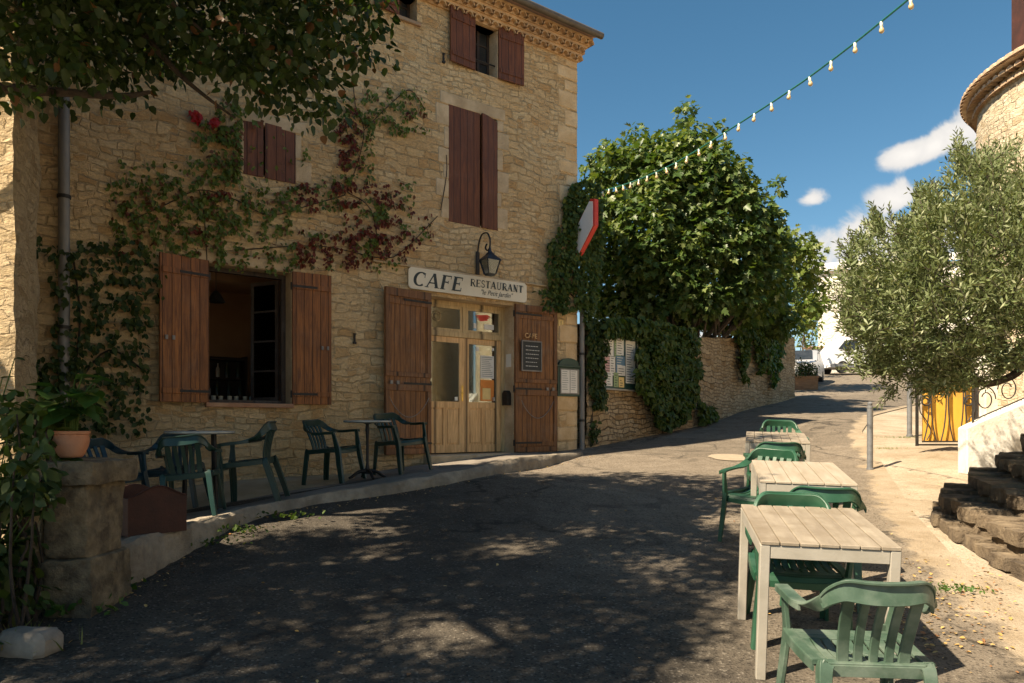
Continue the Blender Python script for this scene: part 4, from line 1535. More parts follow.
# mailbox and intercom sticker on the right reveal of the entrance
s1d = ops['door'][1]
MBX = empty('mailbox', fw(s1d, F(502, 405)[1], -.12), FA, 'small dark letter box on the stone reveal right of the glazed door', 'mailbox')
mb = MB(); mb.poly([(-.09, -.07, 0), (-.09, .07, 0), (-.09, .07, .2), (-.09, .03, .25), (-.09, -.03, .25), (-.09, -.07, .2)], (.087, 0, 0)); mb.build('box', M['blackmetal'], MBX)
STK = MB(); STK.box((-.006, -.07, 0), (-.003, .07, .22)); st_o = STK.build('sticker', M['paper']); st_o.location = fw(s1d, F(503, 366)[1], -.12); st_o.rotation_euler = (0, 0, FA)
tag(st_o, 'pale round-marked sign plate on the door reveal above the letter box', 'plate')
# wall anchors
for (px, py, lab) in ((354, 338, 'rusty iron wall anchor between the window shutter and the door shutter'), (443, 58, 'iron shutter stay below the top window')):
    s_, z_ = F(px, py)
    mb = MB(); mb.box((-.012, -.03, -.07), (.012, 0, .05), ch=.003); mb.box((-.025, -.036, -.09), (.025, -.002, -.055), ch=.004); mb.box((-.02, -.034, .05), (.02, -.002, .065))
    o = mb.build('wall_anchor', M['iron']); o.location = fw(s_, z_, .004); o.rotation_euler = (0, 0, FA); tag(o, lab, 'wall anchor')

# menu case with a pediment
s_, z_ = F(571, 378, .09); sA_, zB__ = F(559, 396, .09); sB_, zT_ = F(582, 368, .09)
w = sB_ - sA_; h = zT_ - zB__
MC = empty('menu_case', fw(sA_, zB__, .01), FA, 'dark green glazed menu case with a little arched pediment', 'menu case')
mb = MB()
mb.box((0, -.05, 0), (w, 0, h), ch=.004)
mb.box((-.03, -.075, h), (w + .03, 0, h + .035), ch=.005)
arc = [(w / 2 + (w / 2 - .03) * math.cos(R(a)), -.05, h + .035 + .13 * math.sin(R(a))) for a in range(0, 181, 20)]
mb.poly(arc, (0, .045, 0))
mb.build('case', M['greenbox'], MC)
mb = MB()
mb.box((.05, -.062, .04), (w - .05, -.0515, h - .03)); f_ = mb.build('frame', M['zinc'], MC)
mb = MB(); mb.box((.07, -.066, .06), (w / 2 - .008, -.0625, h - .05)); mb.box((w / 2 + .008, -.066, .06), (w - .1, -.0625, h - .05)); mb.build('menu_sheet', M['paper'], MC)
mt = MB()
for k in range(9):
    zz = h - .08 - k * (h - .16) / 9
    mt.box((.09, -.0675, zz), (w / 2 - .04 - random.random() * .04, -.0662, zz + .006)); mt.box((w / 2 + .03, -.0675, zz), (w - .13 - random.random() * .04, -.0662, zz + .006))
mt.build('lettering', M['ink'], MC)

# red edged hexagonal sign projecting from the corner
pc = fw(SR + .04, 0, 0)
HS = empty('hexagonal_sign', fw(SR - .08, F(581, 233)[1], .02), FA, 'tall grey hexagonal sign with a red rim projecting from the ivy at the building corner', 'sign')
# outline in the plane perpendicular to the facade: u outwards, z
hw, hh, tp = .40, .66, .1
hexo = [(0, -.02, 0)]
U0 = .14
hex_pts = [(U0 + hw * .0, .0), (U0 + hw * .62, .58), (U0 + hw * 1.05, .62), (U0 + hw * 1.3, .42), (U0 + hw * .72, -.5), (U0 + hw * .28, -.56)]
hex_pts = [(.05, 0), (.47, .46), (.57, .44), (.57, -.02), (.16, -.47), (.04, -.45)]
th = .09
mb = MB(); mb.poly([(-th / 2, -u, z) for u, z in hex_pts], (th, 0, 0)); mb.build('rim', M['red'], HS)
cxu = sum(u for u, z in hex_pts) / 6
for sx in (-1, 1):
    mb = MB(); mb.poly([(sx * (th / 2 + .001), -(cxu + (u - cxu) * .85), z * .91) for u, z in hex_pts], (sx * .012, 0, 0)); mb.build('panel', M['lens'], HS)
mb = MB(); mb.sweep([(0, 0, .18), (0, -U0 - .12, .18)], .015); mb.sweep([(0, 0, -.15), (0, -U0 - .12, -.15)], .015); mb.build('bracket', M['iron'], HS)

# ------------------------------------------------------------------ bar interior: shelf and bottles
sh0, sh1 = .9, 3.4
SHF = empty('bar_shelf', fw(sh0, z0, -3.4), FA, 'dark wooden bar shelving against the orange back wall inside the window', 'shelf')
mb = MB()
Wd = sh1 - sh0
for z in (0.0, .62, .95, 1.28, 1.62): mb.box((0, 0, z), (Wd, .3, z + .03))
for x in (0, Wd / 2, Wd): mb.box((x - .02, -.002, .031), (x + .02, .302, 1.7))
mb.box((0, .303, 0), (Wd, .33, 1.7))
mb.build('boards', M['indark'], SHF)
random.seed(3)
def bottle_proto(h, r, mat):
    mb = MB(); mb.lathe([(r, 0), (r, h * .6), (r * .35, h * .78), (r * .32, h), (.001, h)], 10)
    return mb.build('bottle', mat, smooth=True)
bp = [bottle_proto(.27, .037, M['bottle']), bottle_proto(.24, .034, M['bottlepale'])]
first = [True, True]
for zi, z in enumerate((.65, .98, 1.31)):
    for i in range(13):
        kk = 1 if random.random() < .3 else 0
        x = .12 + i * .185 + random.uniform(-.02, .02)
        if abs(x - Wd / 2) < .05: continue
        o = bp[kk] if first[kk] else bp[kk].copy()
        if not first[kk]: col.objects.link(o)
        first[kk] = False
        o.location = fw(sh0 + x, z0 + z, -3.3)
        tag(o, 'clear pale bottle on the bar shelves inside the window' if kk else 'dark bottle on the bar shelves inside the window', 'bottle', 'pale bottles on the bar shelves' if kk else 'dark bottles on the bar shelves')
# pendant lamp inside
PL = MB(); PL.lathe([(.02, .16), (.06, .12), (.13, 0), (.12, 0), (.05, .11), (.015, .14)], 16); PL.sweep([(0, 0, .15), (0, 0, .5)], .006)
o = PL.build('pendant_lamp', M['blackmetal'], smooth=True); s_, z_ = F(216, 302, -1.0); o.location = fw(s_, z_, -1.0); tag(o, 'small dark pendant lamp hanging inside the open window', 'lamp')
# shelf of glasses just behind the sill
cnt = empty('bar_counter', fw(fs(212, -.9), ops['win'][2] + .02, -.9), FA, 'dark counter just inside the open window under the glasses', 'counter')
mb = MB(); mb.box((-.2, 0, -.9), (1.2, .4, .0), ch=.01); mb.build('top', M['indark'], cnt)
gl = MB(); gl.lathe([(.028, 0), (.034, .11), (.03, .11), (.026, .01)], 12)
g0 = gl.build('drinking_glass', M['bottlepale'], smooth=True)
for i in range(7):
    o = g0 if i == 0 else g0.copy()
    if i: col.objects.link(o)
    o.location = fw(fs(212, -.9) + .05 + i * .11, ops['win'][2] + .021, -1.0 - .05 * (i % 2))
    tag(o, 'small clear glass standing in the row inside the window sill', 'glass', 'glasses inside the window')

# ================================================================== LEFT WALL (neighbouring wing)
P1 = Vector((-4.0, 5.95)); P2 = Vector((-4.72, 7.35))
mb = MB()
def displaced_wall(mb, a, b, z0_, z1_, nrm, amp=.03, res=.05, seed=0):
    a, b = Vector(a), Vector(b)
    L = (b - a).length
    nx = max(2, int(L / res)); nzz = max(2, int((z1_ - z0_) / res))
    vs = []
    for j in range(nzz + 1):
        for i in range(nx + 1):
            p = a.lerp(b, i / nx)
            z = z0_ + (z1_ - z0_) * j / nzz
            q = Vector((p.x, p.y, z))
            d = mnoise.noise(q * 2.2 + Vector((seed, 0, 0))) * amp + mnoise.noise(q * 7) * amp * .6
            vs.append((p.x + nrm[0] * d, p.y + nrm[1] * d, z))
    mb.add(vs, [(j * (nx + 1) + i, j * (nx + 1) + i + 1, (j + 1) * (nx + 1) + i + 1, (j + 1) * (nx + 1) + i) for j in range(nzz) for i in range(nx)])
PL0 = Vector((-9.0, 6.3))
displaced_wall(mb, PL0, P1, -.2, 7.0, (0, 0), 0, .4)
d_ = (P1 - P2).normalized()
mb.v = []; mb.f = []; mb.m = []
def ring_wall(mb, pts, z0_, z1_, amp, res):
    """continuous rough wall along a polyline with shared corners"""
    P = []
    for i in range(len(pts) - 1):
        a, b = Vector(pts[i]), Vector(pts[i + 1])
        m_ = max(1, int((b - a).length / res))
        P += [a.lerp(b, k / m_) for k in range(m_)]
    P.append(Vector(pts[-1]))
    nzz = int((z1_ - z0_) / res)
    vs = []
    for j in range(nzz + 1):
        z = z0_ + (z1_ - z0_) * j / nzz
        for i, p in enumerate(P):
            t = (P[min(i + 1, len(P) - 1)] - P[max(i - 1, 0)]).normalized()
            nn = Vector((t.y, -t.x))
            q = Vector((p.x, p.y, z))
            d = mnoise.noise(q * 1.8) * amp + mnoise.noise(q * 6.5) * amp * .6
            vs.append((p.x + nn.x * d, p.y + nn.y * d, z))
    n_ = len(P)
    mb.add(vs, [(j * n_ + i, j * n_ + i + 1, (j + 1) * n_ + i + 1, (j + 1) * n_ + i) for j in range(nzz) for i in range(n_ - 1)])
ring_wall(mb, [PL0, P1, P2, (-5.6, 8.15), (-9.0, 8.6)], .0, 6.6, .05, .09)
mb.add([(-9, 6.3, 6.6), (P1.x, P1.y, 6.6), (P2.x, P2.y, 6.6), (-9, 8.6, 6.6)], [(0, 1, 2, 3)])
LW = mb.build('stone_buttress', M['leftwall'], smooth=True)
tag(LW, 'tall rough sunlit masonry wall edge at the far left', 'wall')

# ================================================================== PIER, POT, BOX
def rockbox(mb, a, b, amp=.03, seg=.06, seed=0, mi=0, M4=None, rnd=.03):
    """box with a subdivided, displaced and slightly rounded surface"""
    x0, y0, z0_ = a; x1, y1, z1_ = b
    L = (x1 - x0, y1 - y0, z1_ - z0_)
    N_ = [max(2, int(l / seg)) for l in L]
    def P(i, j, k):
        u = [i / N_[0], j / N_[1], k / N_[2]]
        p = Vector((x0 + L[0] * u[0], y0 + L[1] * u[1], z0_ + L[2] * u[2]))
        c = Vector(((x0 + x1) / 2, (y0 + y1) / 2, (z0_ + z1_) / 2))
        e = sum(1 for q in u if q in (0.0, 1.0))
        if e >= 2:
            p += (c - p).normalized() * rnd * (e - 1)
        q = p * 3.1 + Vector((seed * 7.3, seed * 3.1, 0))
        w = Vector((mnoise.noise(q), mnoise.noise(q + Vector((31, 0, 0))), mnoise.noise(q + Vector((0, 47, 0))) * .6))
        q2 = p * 11 + Vector((seed, 0, 0))
        w += .45 * Vector((mnoise.noise(q2), mnoise.noise(q2 + Vector((31, 0, 0))), mnoise.noise(q2 + Vector((0, 47, 0)))))
        p += w * amp
        return M4 @ p if M4 is not None else p
    idx = {}
    vs, fc = [], []
    def V_(i, j, k):
        if (i, j, k) not in idx:
            idx[i, j, k] = len(vs); vs.append(P(i, j, k))
        return idx[i, j, k]
    for i in range(N_[0]):
        for j in range(N_[1]):
            fc.append((V_(i, j, 0), V_(i, j + 1, 0), V_(i + 1, j + 1, 0), V_(i + 1, j, 0)))
            fc.append((V_(i, j, N_[2]), V_(i + 1, j, N_[2]), V_(i + 1, j + 1, N_[2]), V_(i, j + 1, N_[2])))
    for i in range(N_[0]):
        for k in range(N_[2]):
            fc.append((V_(i, 0, k), V_(i + 1, 0, k), V_(i + 1, 0, k + 1), V_(i, 0, k + 1)))
            fc.append((V_(i, N_[1], k), V_(i, N_[1], k + 1), V_(i + 1, N_[1], k + 1), V_(i + 1, N_[1], k)))
    for j in range(N_[1]):
        for k in range(N_[2]):
            fc.append((V_(0, j, k), V_(0, j, k + 1), V_(0, j + 1, k + 1), V_(0, j + 1, k)))
            fc.append((V_(N_[0], j, k), V_(N_[0], j + 1, k), V_(N_[0], j + 1, k + 1), V_(N_[0], j, k + 1)))
    mb.add(vs, fc, mi)

pg = gz(-2.85, 4.95)
PR = empty('stone_pier', (-2.8, 4.95, pg), 0, 'low square stone pier carrying the terracotta pot at the terrace end', 'pier')
mb = MB()
rockbox(mb, (-.22, -.2, -.25), (.1, .3, .36), .03, .03, 1, rnd=.012)
rockbox(mb, (-.2, -.19, .35), (.06, .28, .84), .03, .03, 2, rnd=.012)
mb.build('blocks', M['pier'], PR, smooth=True)
mb = MB(); rockbox(mb, (-.27, -.23, .835), (.13, .33, .985), .022, .03, 5, rnd=.01); mb.build('capstone', M['pier'], PR, smooth=True)
ptop = pg + 1.0
# narrow buttress post at the left of the pier catching the sun
mb = MB(); rockbox(mb, (-.1, -.14, -.2), (.07, .3, .9), .03, .04, 9)
o = mb.build('stone_post', M['leftwall'], smooth=True); o.location = (-3.1, 4.9, pg); tag(o, 'narrow upright rough stone beside the pier with the pot', 'post')

POT = empty('plant_pot', (-2.93, 4.92, ptop + .005), 0, 'round terracotta pot standing on the stone pier', 'pot')
POT.scale = (.62, .62, .76)
mb = MB(); mb.lathe([(.1, 0), (.125, .02), (.165, .1), (.175, .15), (.165, .2), (.18, .205), (.18, .23), (.155, .232), (.15, .19)], 28); mb.build('pot', M['terra'], POT, smooth=True)
mb = MB(); mb.lathe([(.15, .185), (.148, .19), (.001, .195)], 20); mb.build('soil', M['soil'], POT)
def broad_plant(name, loc, nst, hgt, leaf, label, cat, spreadr=.25, shape='ovate', mat=None, nl=3, seed=0, wobble=.3):
    r_ = random.Random(seed)
    e = empty(name, loc, 0, label, cat)
    mb = MB(); C, A, N_, S = [], [], [], []
    for i in range(nst):
        a = r_.uniform(0, 6.28); rr = spreadr * r_.uniform(.3, 1)
        h = hgt * r_.uniform(.5, 1)
        tip = Vector((math.cos(a) * rr, math.sin(a) * rr, h))
        mb.sweep(catmull([(math.cos(a) * .03, math.sin(a) * .03, 0), (tip.x * .4, tip.y * .4, h * .6), tuple(tip)], 3), [.008 - .0008 * k for k in range(7)], n=5)
        for k in range(nl):
            t = 1 - k * .22
            p = Vector((tip.x * t, tip.y * t, h * (1 - (1 - t) * 1.0)))
            b_ = a + r_.uniform(-1.2, 1.2)
            C.append(p); A.append((math.cos(b_), math.sin(b_), r_.uniform(-.5, .35))); N_.append((r_.uniform(-wobble, wobble), r_.uniform(-wobble, wobble), 1)); S.append(leaf * r_.uniform(.6, 1.1))
    mb.build('stem', M['weed'], e, smooth=True)
    leaf_mesh('foliage', C, A, N_, np.array(S), shape, mat or M['broad'], e)
    return e
broad_plant('pot_plant', (-2.93, 4.92, ptop + .16), 15, .4, .21, 'broad leaved plant growing in the terracotta pot on the pier', 'plant', .2, seed=4)
# undergrowth left of the pier
lp = [(-3.25, 4.55, 30, 1.25, .13, 'dense leafy shrub between the narrow stone and the wall corner', 'bush', .38, 'ovate', 'ivy_dark', 8),
      (-3.5, 4.75, 34, 1.75, .11, 'tall dark shrub climbing the foot of the sunlit wall edge', 'bush', .3, 'heart', 'ivy_dark', 9),
      (-3.35, 4.45, 16, .9, .22, 'tall broad leaved shrub in the dark left corner below the wall', 'plant', .38, 'ovate', 'broad', 5),
      (-3.05, 4.0, 14, .5, .2, 'low leafy plant in front of the narrow stone', 'plant', .3, 'ovate', 'ivy', 4),
      (-3.75, 4.9, 18, 1.25, .17, 'low heart-leaved bush against the foot of the sunlit wall', 'bush', .35, 'heart', 'ivy', 6)]
for i, (x, y, nst, h, lf, lab, cat, sp, shp, mt, nl) in enumerate(lp):
    broad_plant('leafy_plant', (x, y, gz(x, y) - .05), nst, h, lf, lab, cat, sp, shp, M[mt], nl, seed=20 + i)
mb = MB(); rockbox(mb, (-.17, -.1, -.03), (.17, .1, .13), .016, .04, 4); o = mb.build('stone_block', mat_noise('grey_block', (.2, .17, .135), (.34, .3, .24), 7, .9, .01), smooth=True)
q = gat(30, 652); o.location = q; o.rotation_euler = (0, 0, R(-12)); tag(o, 'pale weathered stone block lying at the bottom left corner', 'stone')
def left_bush(lab, spots, Yr, r, size, dens, mat):
    cl = [(at(x, y, random.uniform(*Yr)), r * random.uniform(.7, 1.2)) for x, y in spots]
    o0 = Vector((cl[0][0].x, cl[0][0].y, gz(cl[0][0].x, cl[0][0].y)))
    e = empty('leafy_bush', tuple(o0), 0, lab, 'bush')
    C, A, N_, S = clump_leaves(cl, dens, size, spread=.5, droop=.5)
    leaf_mesh('foliage', rel(e, C), A, N_, S, 'ovate', mat, e)
    mb = MB()
    for (c_, r_) in cl[:10]: limb(mb, (random.uniform(-.1, .1), random.uniform(-.1, .1), -.1), tuple(c_ - o0), .014, .005)
    mb.build('stem', M['bark_dark'], e)
random.seed(17)
left_bush('dense dark foliage filling the lower left edge beside the pier', [(random.uniform(-30, 38), random.uniform(445, 600)) for _ in range(34)], (4.2, 4.8), .17, .1, 60, M['ivy_dark'])
left_bush('brighter leafy growth spilling round the pot from the left', [(random.uniform(8, 52), random.uniform(395, 470)) for _ in range(12)], (4.7, 5.0), .13, .11, 70, M['ivy'])
# brown planter box with scalloped ends
q = Vector((-2.95, 6.1, 0)); q.z = TZ(q.x, q.y)
PB = empty('planter_box', (q.x - .02, q.y - .1, q.z + .012), R(50), 'dark red-brown planter box with a scalloped top on the terrace edge', 'planter')
mb = MB()
w, d = .46, .44
def scal(yq):
    pts = [(-w / 2, yq, 0), (w / 2, yq, 0)]
    for k in range(13):
        u = 1 - k / 12
        pts.append((-w / 2 + w * u, yq, .29 + .085 * math.sin(math.pi * u) ** 1.6 - .0 * u))
    return pts
mb.poly(scal(-d / 2), (0, .02, 0)); mb.poly(scal(d / 2 - .02), (0, .02, 0))
mb.box((-w / 2, -d / 2 + .021, 0), (-w / 2 + .018, d / 2 - .021, .29)); mb.box((w / 2 - .018, -d / 2 + .021, 0), (w / 2, d / 2 - .021, .29))
mb.box((-w / 2 + .02, -d / 2 + .021, .02), (w / 2 - .02, d / 2 - .021, .2))
mb.build('box', M['rustbox'], PB)
mb = MB(); mb.sweep([(-w / 2 + w * u, -d / 2 - .004, .294 + .085 * math.sin(math.pi * u) ** 1.6) for u in np.linspace(0, 1, 13)], .007, n=6); mb.build('rim', M['rustbox'], PB)

# ================================================================== GARDEN WALL with notice board and ivy
WP = [Vector((1.36, 13.52)), Vector((4.3, 17.0)), Vector((9.56, 25.0))]
def walltop(t):      # 0..1..2 parameter -> height above eye
    return np.interp(t, [0, .55, 1, 1.5, 2], [1.85, 1.95, 2.0, 2.45, 2.95]) + EYE
mb = MB()
vsL = []
NSEG = 200
cols_ = []
for i in range(NSEG + 1):
    t = 2 * i / NSEG
    a, b_ = (WP[0], WP[1]) if t <= 1 else (WP[1], WP[2])
    q = a.lerp(b_, t if t <= 1 else t - 1)
    dr2 = (b_ - a).normalized(); nn = Vector((dr2.y, -dr2.x))
    cols_.append((q, nn, t))
NZ = 34
for (q, nn, t) in cols_:
    zt_ = walltop(t) + .06 * mnoise.noise(Vector((q.x * 2, q.y * 2, 3))); zb2 = gz(q.x, q.y) - .25
    for j in range(NZ + 1):
        z = zb2 + (zt_ - zb2) * j / NZ
        v = Vector((q.x, q.y, z))
        d = mnoise.noise(Vector((v.x * 2.6, v.y * 2.6, v.z * 5))) * .035 + mnoise.noise(Vector((v.x * 6, v.y * 6, v.z * 12))) * .03
        vsL.append((q.x + nn.x * d, q.y + nn.y * d, z))
    vsL.append((q.x - nn.x * .45, q.y - nn.y * .45, zt_ + .02))
    vsL.append((q.x - nn.x * .45, q.y - nn.y * .45, zb2))
n_ = NZ + 3
fcs = []
for i in range(NSEG):
    for j in range(n_ - 1):
        a = i * n_ + j
        fcs.append((a, a + n_, a + n_ + 1, a + 1))
fcs.append(tuple(NSEG * n_ + j for j in range(n_)))
mb.add(vsL, fcs)
GW = mb.build('garden_wall', M['garden'], smooth=True)
tag(GW, 'long rubble stone garden wall running uphill beside the road', 'wall')


def wallhit(px, py, seg, off=0.0):
    a, b_ = (WP[0], WP[1]) if seg == 0 else (WP[1], WP[2])
    dr2 = (b_ - a).normalized(); nn = Vector((dr2.y, -dr2.x))
    a = a + nn * off
    k = (px - 512) / FPX
    s = (k * a.y - a.x) / (dr2.x - k * dr2.y)
    q = a + dr2 * s
    return Vector((q.x, q.y, EYE + (HZ - py) / FPX * q.y)), nn, dr2

# notice board
p0, nn, dr2 = wallhit(603, 390, 0, .05); p1, _, _ = wallhit(636, 390, 0, .05)
pT, _, _ = wallhit(620, 338, 0, .05); pB, _, _ = wallhit(620, 389, 0, .05)
w = (p1 - p0).xy.length; h = pT.z - pB.z
NB = empty('notice_board', (p0.x, p0.y, pB.z), math.atan2(dr2.y, dr2.x), 'wall notice board covered with paper notices among the ivy', 'notice board')
mb = MB(); mb.box((0, -.02, 0), (w, 0.02, h)); mb.build('board', M['greenbox'], NB)
mb = MB()
for a, b_ in (((-.03, -.035, -.03), (w + .03, .02, 0)), ((-.03, -.035, h), (w + .03, .02, h + .03)), ((-.03, -.035, 0), (0, .02, h)), ((w, -.035, 0), (w + .03, .02, h))): mb.box(a, b_)
mb.build('frame', M['frame'], NB)
papers = [(.02, .62, .26, .36, 'paper'), (.3, .60, .2, .38, 'greenp'), (.36, .66, .22, .32, 'paper'), (.64, .12, .3, .85, 'paper'), (.02, .1, .22, .5, 'pinkp'), (.16, .25, .16, .36, 'paper'),
          (.34, .28, .27, .36, 'bluep'), (.38, .26, .24, .2, 'paper'), (.27, .03, .14, .28, 'greenp'), (.42, .03, .16, .2, 'yellowp'), (.05, .04, .18, .26, 'paper')]
for i, (u, v, pw, ph, mt) in enumerate(papers):
    m_ = MB(); yy = -.0215 - i * .0012
    m_.box((u * w, yy - .001, v * h), ((u + pw) * w, yy, (v + ph) * h))
    po = m_.build('poster', M[mt], NB)
    m_ = MB()
    for k in range(int(ph * h / .05)):
        m_.box(((u + .03) * w, yy - .0016, (v + .03) * h + k * .048), ((u + pw * random.uniform(.5, .85)) * w, yy - .0011, (v + .03) * h + k * .048 + .012))
    m_.build('lettering', M['ink'] if mt != 'bluep' else M['paper'], po)

# ================================================================== CLIMBERS
def in_poly(x, y, poly):
    c = False
    j = len(poly) - 1
    for i in range(len(poly)):
        xi, yi = poly[i]; xj, yj = poly[j]
        if (yi > y) != (yj > y) and x < (xj - xi) * (y - yi) / (yj - yi) + xi:
            c = not c
        j = i
    return c


def ivy_patch(name, label, polys, hit, nvec_, size, density, bulge, mat, cat='ivy', shape='heart', slots=None, redf=None, origin=None, loose=0):
    C, A, N_, idx = [], [], [], []
    for poly, dens in polys:
        xs_ = [p[0] for p in poly]; ys_ = [p[1] for p in poly]
        area = 0
        for i in range(len(poly)):
            j = (i + 1) % len(poly); area += poly[i][0] * poly[j][1] - poly[j][0] * poly[i][1]
        area = abs(area) / 2
        m_ = int(area * dens * density)
        k = 0; tries = 0
        while k < m_ and tries < m_ * 20:
            tries += 1
            x = random.uniform(min(xs_), max(xs_)); y = random.uniform(min(ys_), max(ys_))
            if loose:
                x += random.gauss(0, loose); y += random.gauss(0, loose)
            x2, y2 = (x, y) if loose else (0, 0)
            if not loose: x2 = x + 5 * mnoise.noise(Vector((x * .09, y * .09, 0)));  y2 = y + 5 * mnoise.noise(Vector((x * .09, y * .09, 9)))
            if not loose and not in_poly(x2, y2, poly): continue
            if mnoise.noise(Vector((x * .12, y * .12, 5))) < (-.42 if not loose else -.05): continue
            if cat == 'creeper' and 241 < x < 298 and 116 < y < 186 and random.random() < .92: continue
            k += 1
            b_ = bulge * (.25 + .75 * (mnoise.noise(Vector((x * .06, y * .06, 2))) * .5 + .5)) * random.random() ** .6
            p, nn = hit(x, y, .01 + b_)
            C.append(p)
            N_.append((nn.x * 1.0 + random.gauss(0, .4), nn.y * 1.0 + random.gauss(0, .4), .55 + random.gauss(0, .35)))
            A.append((random.gauss(0, .6), random.gauss(0, .6), -.9 + random.gauss(0, .4)))
            idx.append(1 if (redf and redf(x, y)) else 0)
    e = empty(name, origin or tuple(C[0]), 0, label, cat)
    C = rel(e, [tuple(c) for c in C])
    S = size * rng.uniform(.55, 1.2, len(C))
    leaf_mesh('foliage', C, A, N_, S, shape, mat, e, slots=slots, slotidx=np.array(idx) if slots else None)
    return e


def hit_f(x, y, off):
    s, z = F(x, y, off)
    return fw(s, z, off), nvec
def hit_w0(x, y, off):
    p, nn, _ = wallhit(x, y, 0, off); return p, nn
def hit_w1(x, y, off):
    p, nn, _ = wallhit(x, y, 1, off); return p, nn


def vine_stems(parent, lines, hit, r=.012):
    mb = MB()
    for L in lines:
        pts = []
        for (x, y) in L:
            p, _ = hit(x + random.uniform(-1, 1), y, .015); pts.append(p - parent.location)
        mb.sweep(catmull(pts, 4), r, n=5)
    mb.build('stem', M['bark_dark'], parent, smooth=True)


def band(line, w):
    """polygon round a pixel polyline"""
    L, Rr = [], []
    for i, p in enumerate(line):
        a = Vector(line[max(i - 1, 0)]); b_ = Vector(line[min(i + 1, len(line) - 1)])
        t = (b_ - a).normalized(); nn = Vector((-t.y, t.x))
        ww = w[i] if isinstance(w, list) else w
        L.append(tuple(Vector(p) + nn * ww)); Rr.append(tuple(Vector(p) - nn * ww))
    return L + Rr[::-1]

random.seed(21)
# corner ivy on the building, hanging over the pipe
e = ivy_patch('corner_ivy', 'dense dark ivy hanging on the upper right corner of the cafe', [
    ([(564, 192), (585, 180), (602, 186), (604, 250), (598, 300), (587, 326), (578, 290), (570, 250), (563, 215)], .8),
    ([(549, 240), (557, 237), (563, 260), (569, 300), (566, 316), (556, 310), (551, 290), (548, 262)], .6),
    ([(536, 290), (560, 286), (566, 312), (548, 310)], .4), ([(556, 228), (572, 215), (578, 262), (566, 272), (556, 256)], .6), ([(562, 262), (580, 270), (584, 310), (568, 306)], .55)], hit_f, None, .085, .75, .3, M['ivy'])
vine_stems(e, [[(583, 330), (578, 280), (575, 230), (580, 190)], [(578, 300), (560, 280), (556, 245)]], hit_f)
e = ivy_patch('wall_ivy', 'narrow strip of ivy between the drainpipe and the notice board', [
    ([(588, 318), (610, 318), (607, 350), (604, 385), (604, 405), (598, 408), (590, 390), (588, 350)], 1.0), ([(590, 420), (597, 420), (600, 440), (592, 446)], .4)], hit_w0, None, .09, 1.0, .2, M['ivy_dark'])
vine_stems(e, [[(592, 446), (594, 400), (597, 330)]], hit_w0)
e = ivy_patch('wall_ivy', 'thick rounded mound of ivy covering the wall right of the notice board', [
    ([(606, 318), (650, 318), (695, 330), (702, 360), (698, 395), (690, 412), (680, 424), (668, 430), (656, 420), (646, 398), (638, 385), (637, 336), (606, 334)], 1.25)], hit_w0, None, .12, 1.0, .42, M['ivy'])
vine_stems(e, [[(664, 440), (660, 400), (655, 350)], [(668, 442), (676, 400), (680, 350)]], hit_w0)
for k, (pl, lab) in enumerate((([(734, 318), (756, 318), (750, 345), (746, 385), (742, 372), (738, 345)], 'short strand of ivy hanging first over the uphill wall'),
                               ([(752, 320), (772, 320), (768, 350), (762, 378), (757, 360)], 'middle strand of ivy hanging over the uphill wall'),
                               ([(768, 326), (784, 328), (781, 355), (776, 390), (771, 380), (769, 350)], 'long strand of bright ivy hanging near the wall end'),
                               ([(700, 402), (712, 404), (718, 418), (706, 422)], 'small weed tuft at the foot of the uphill wall'))):
    ivy_patch('hanging_ivy', lab, [(pl, 1.3)], hit_w1, None, .16, .8, .35, M['ivy'] if k != 2 else M['weed'])

# left climber round the window
e = ivy_patch('climbing_plant', 'dark green climber rising round the drainpipe at the left end of the facade', [
    ([(58, 245), (78, 242), (90, 262), (100, 300), (116, 345), (146, 368), (132, 374), (105, 364), (90, 400), (84, 425), (62, 430), (58, 350), (55, 290)], .75),
    ([(30, 240), (50, 238), (48, 252), (34, 250)], .5), ([(150, 270), (160, 268), (162, 300), (152, 296)], .5),
    ([(32, 370), (70, 360), (80, 430), (40, 440)], .7)], hit_f, None, .085, .21, .3, M['ivy_dark'], cat='climber', shape='ovate', loose=4)
vine_stems(e, [[(78, 440), (74, 380), (80, 320), (74, 262)], [(80, 380), (110, 350), (145, 372)]], hit_f)
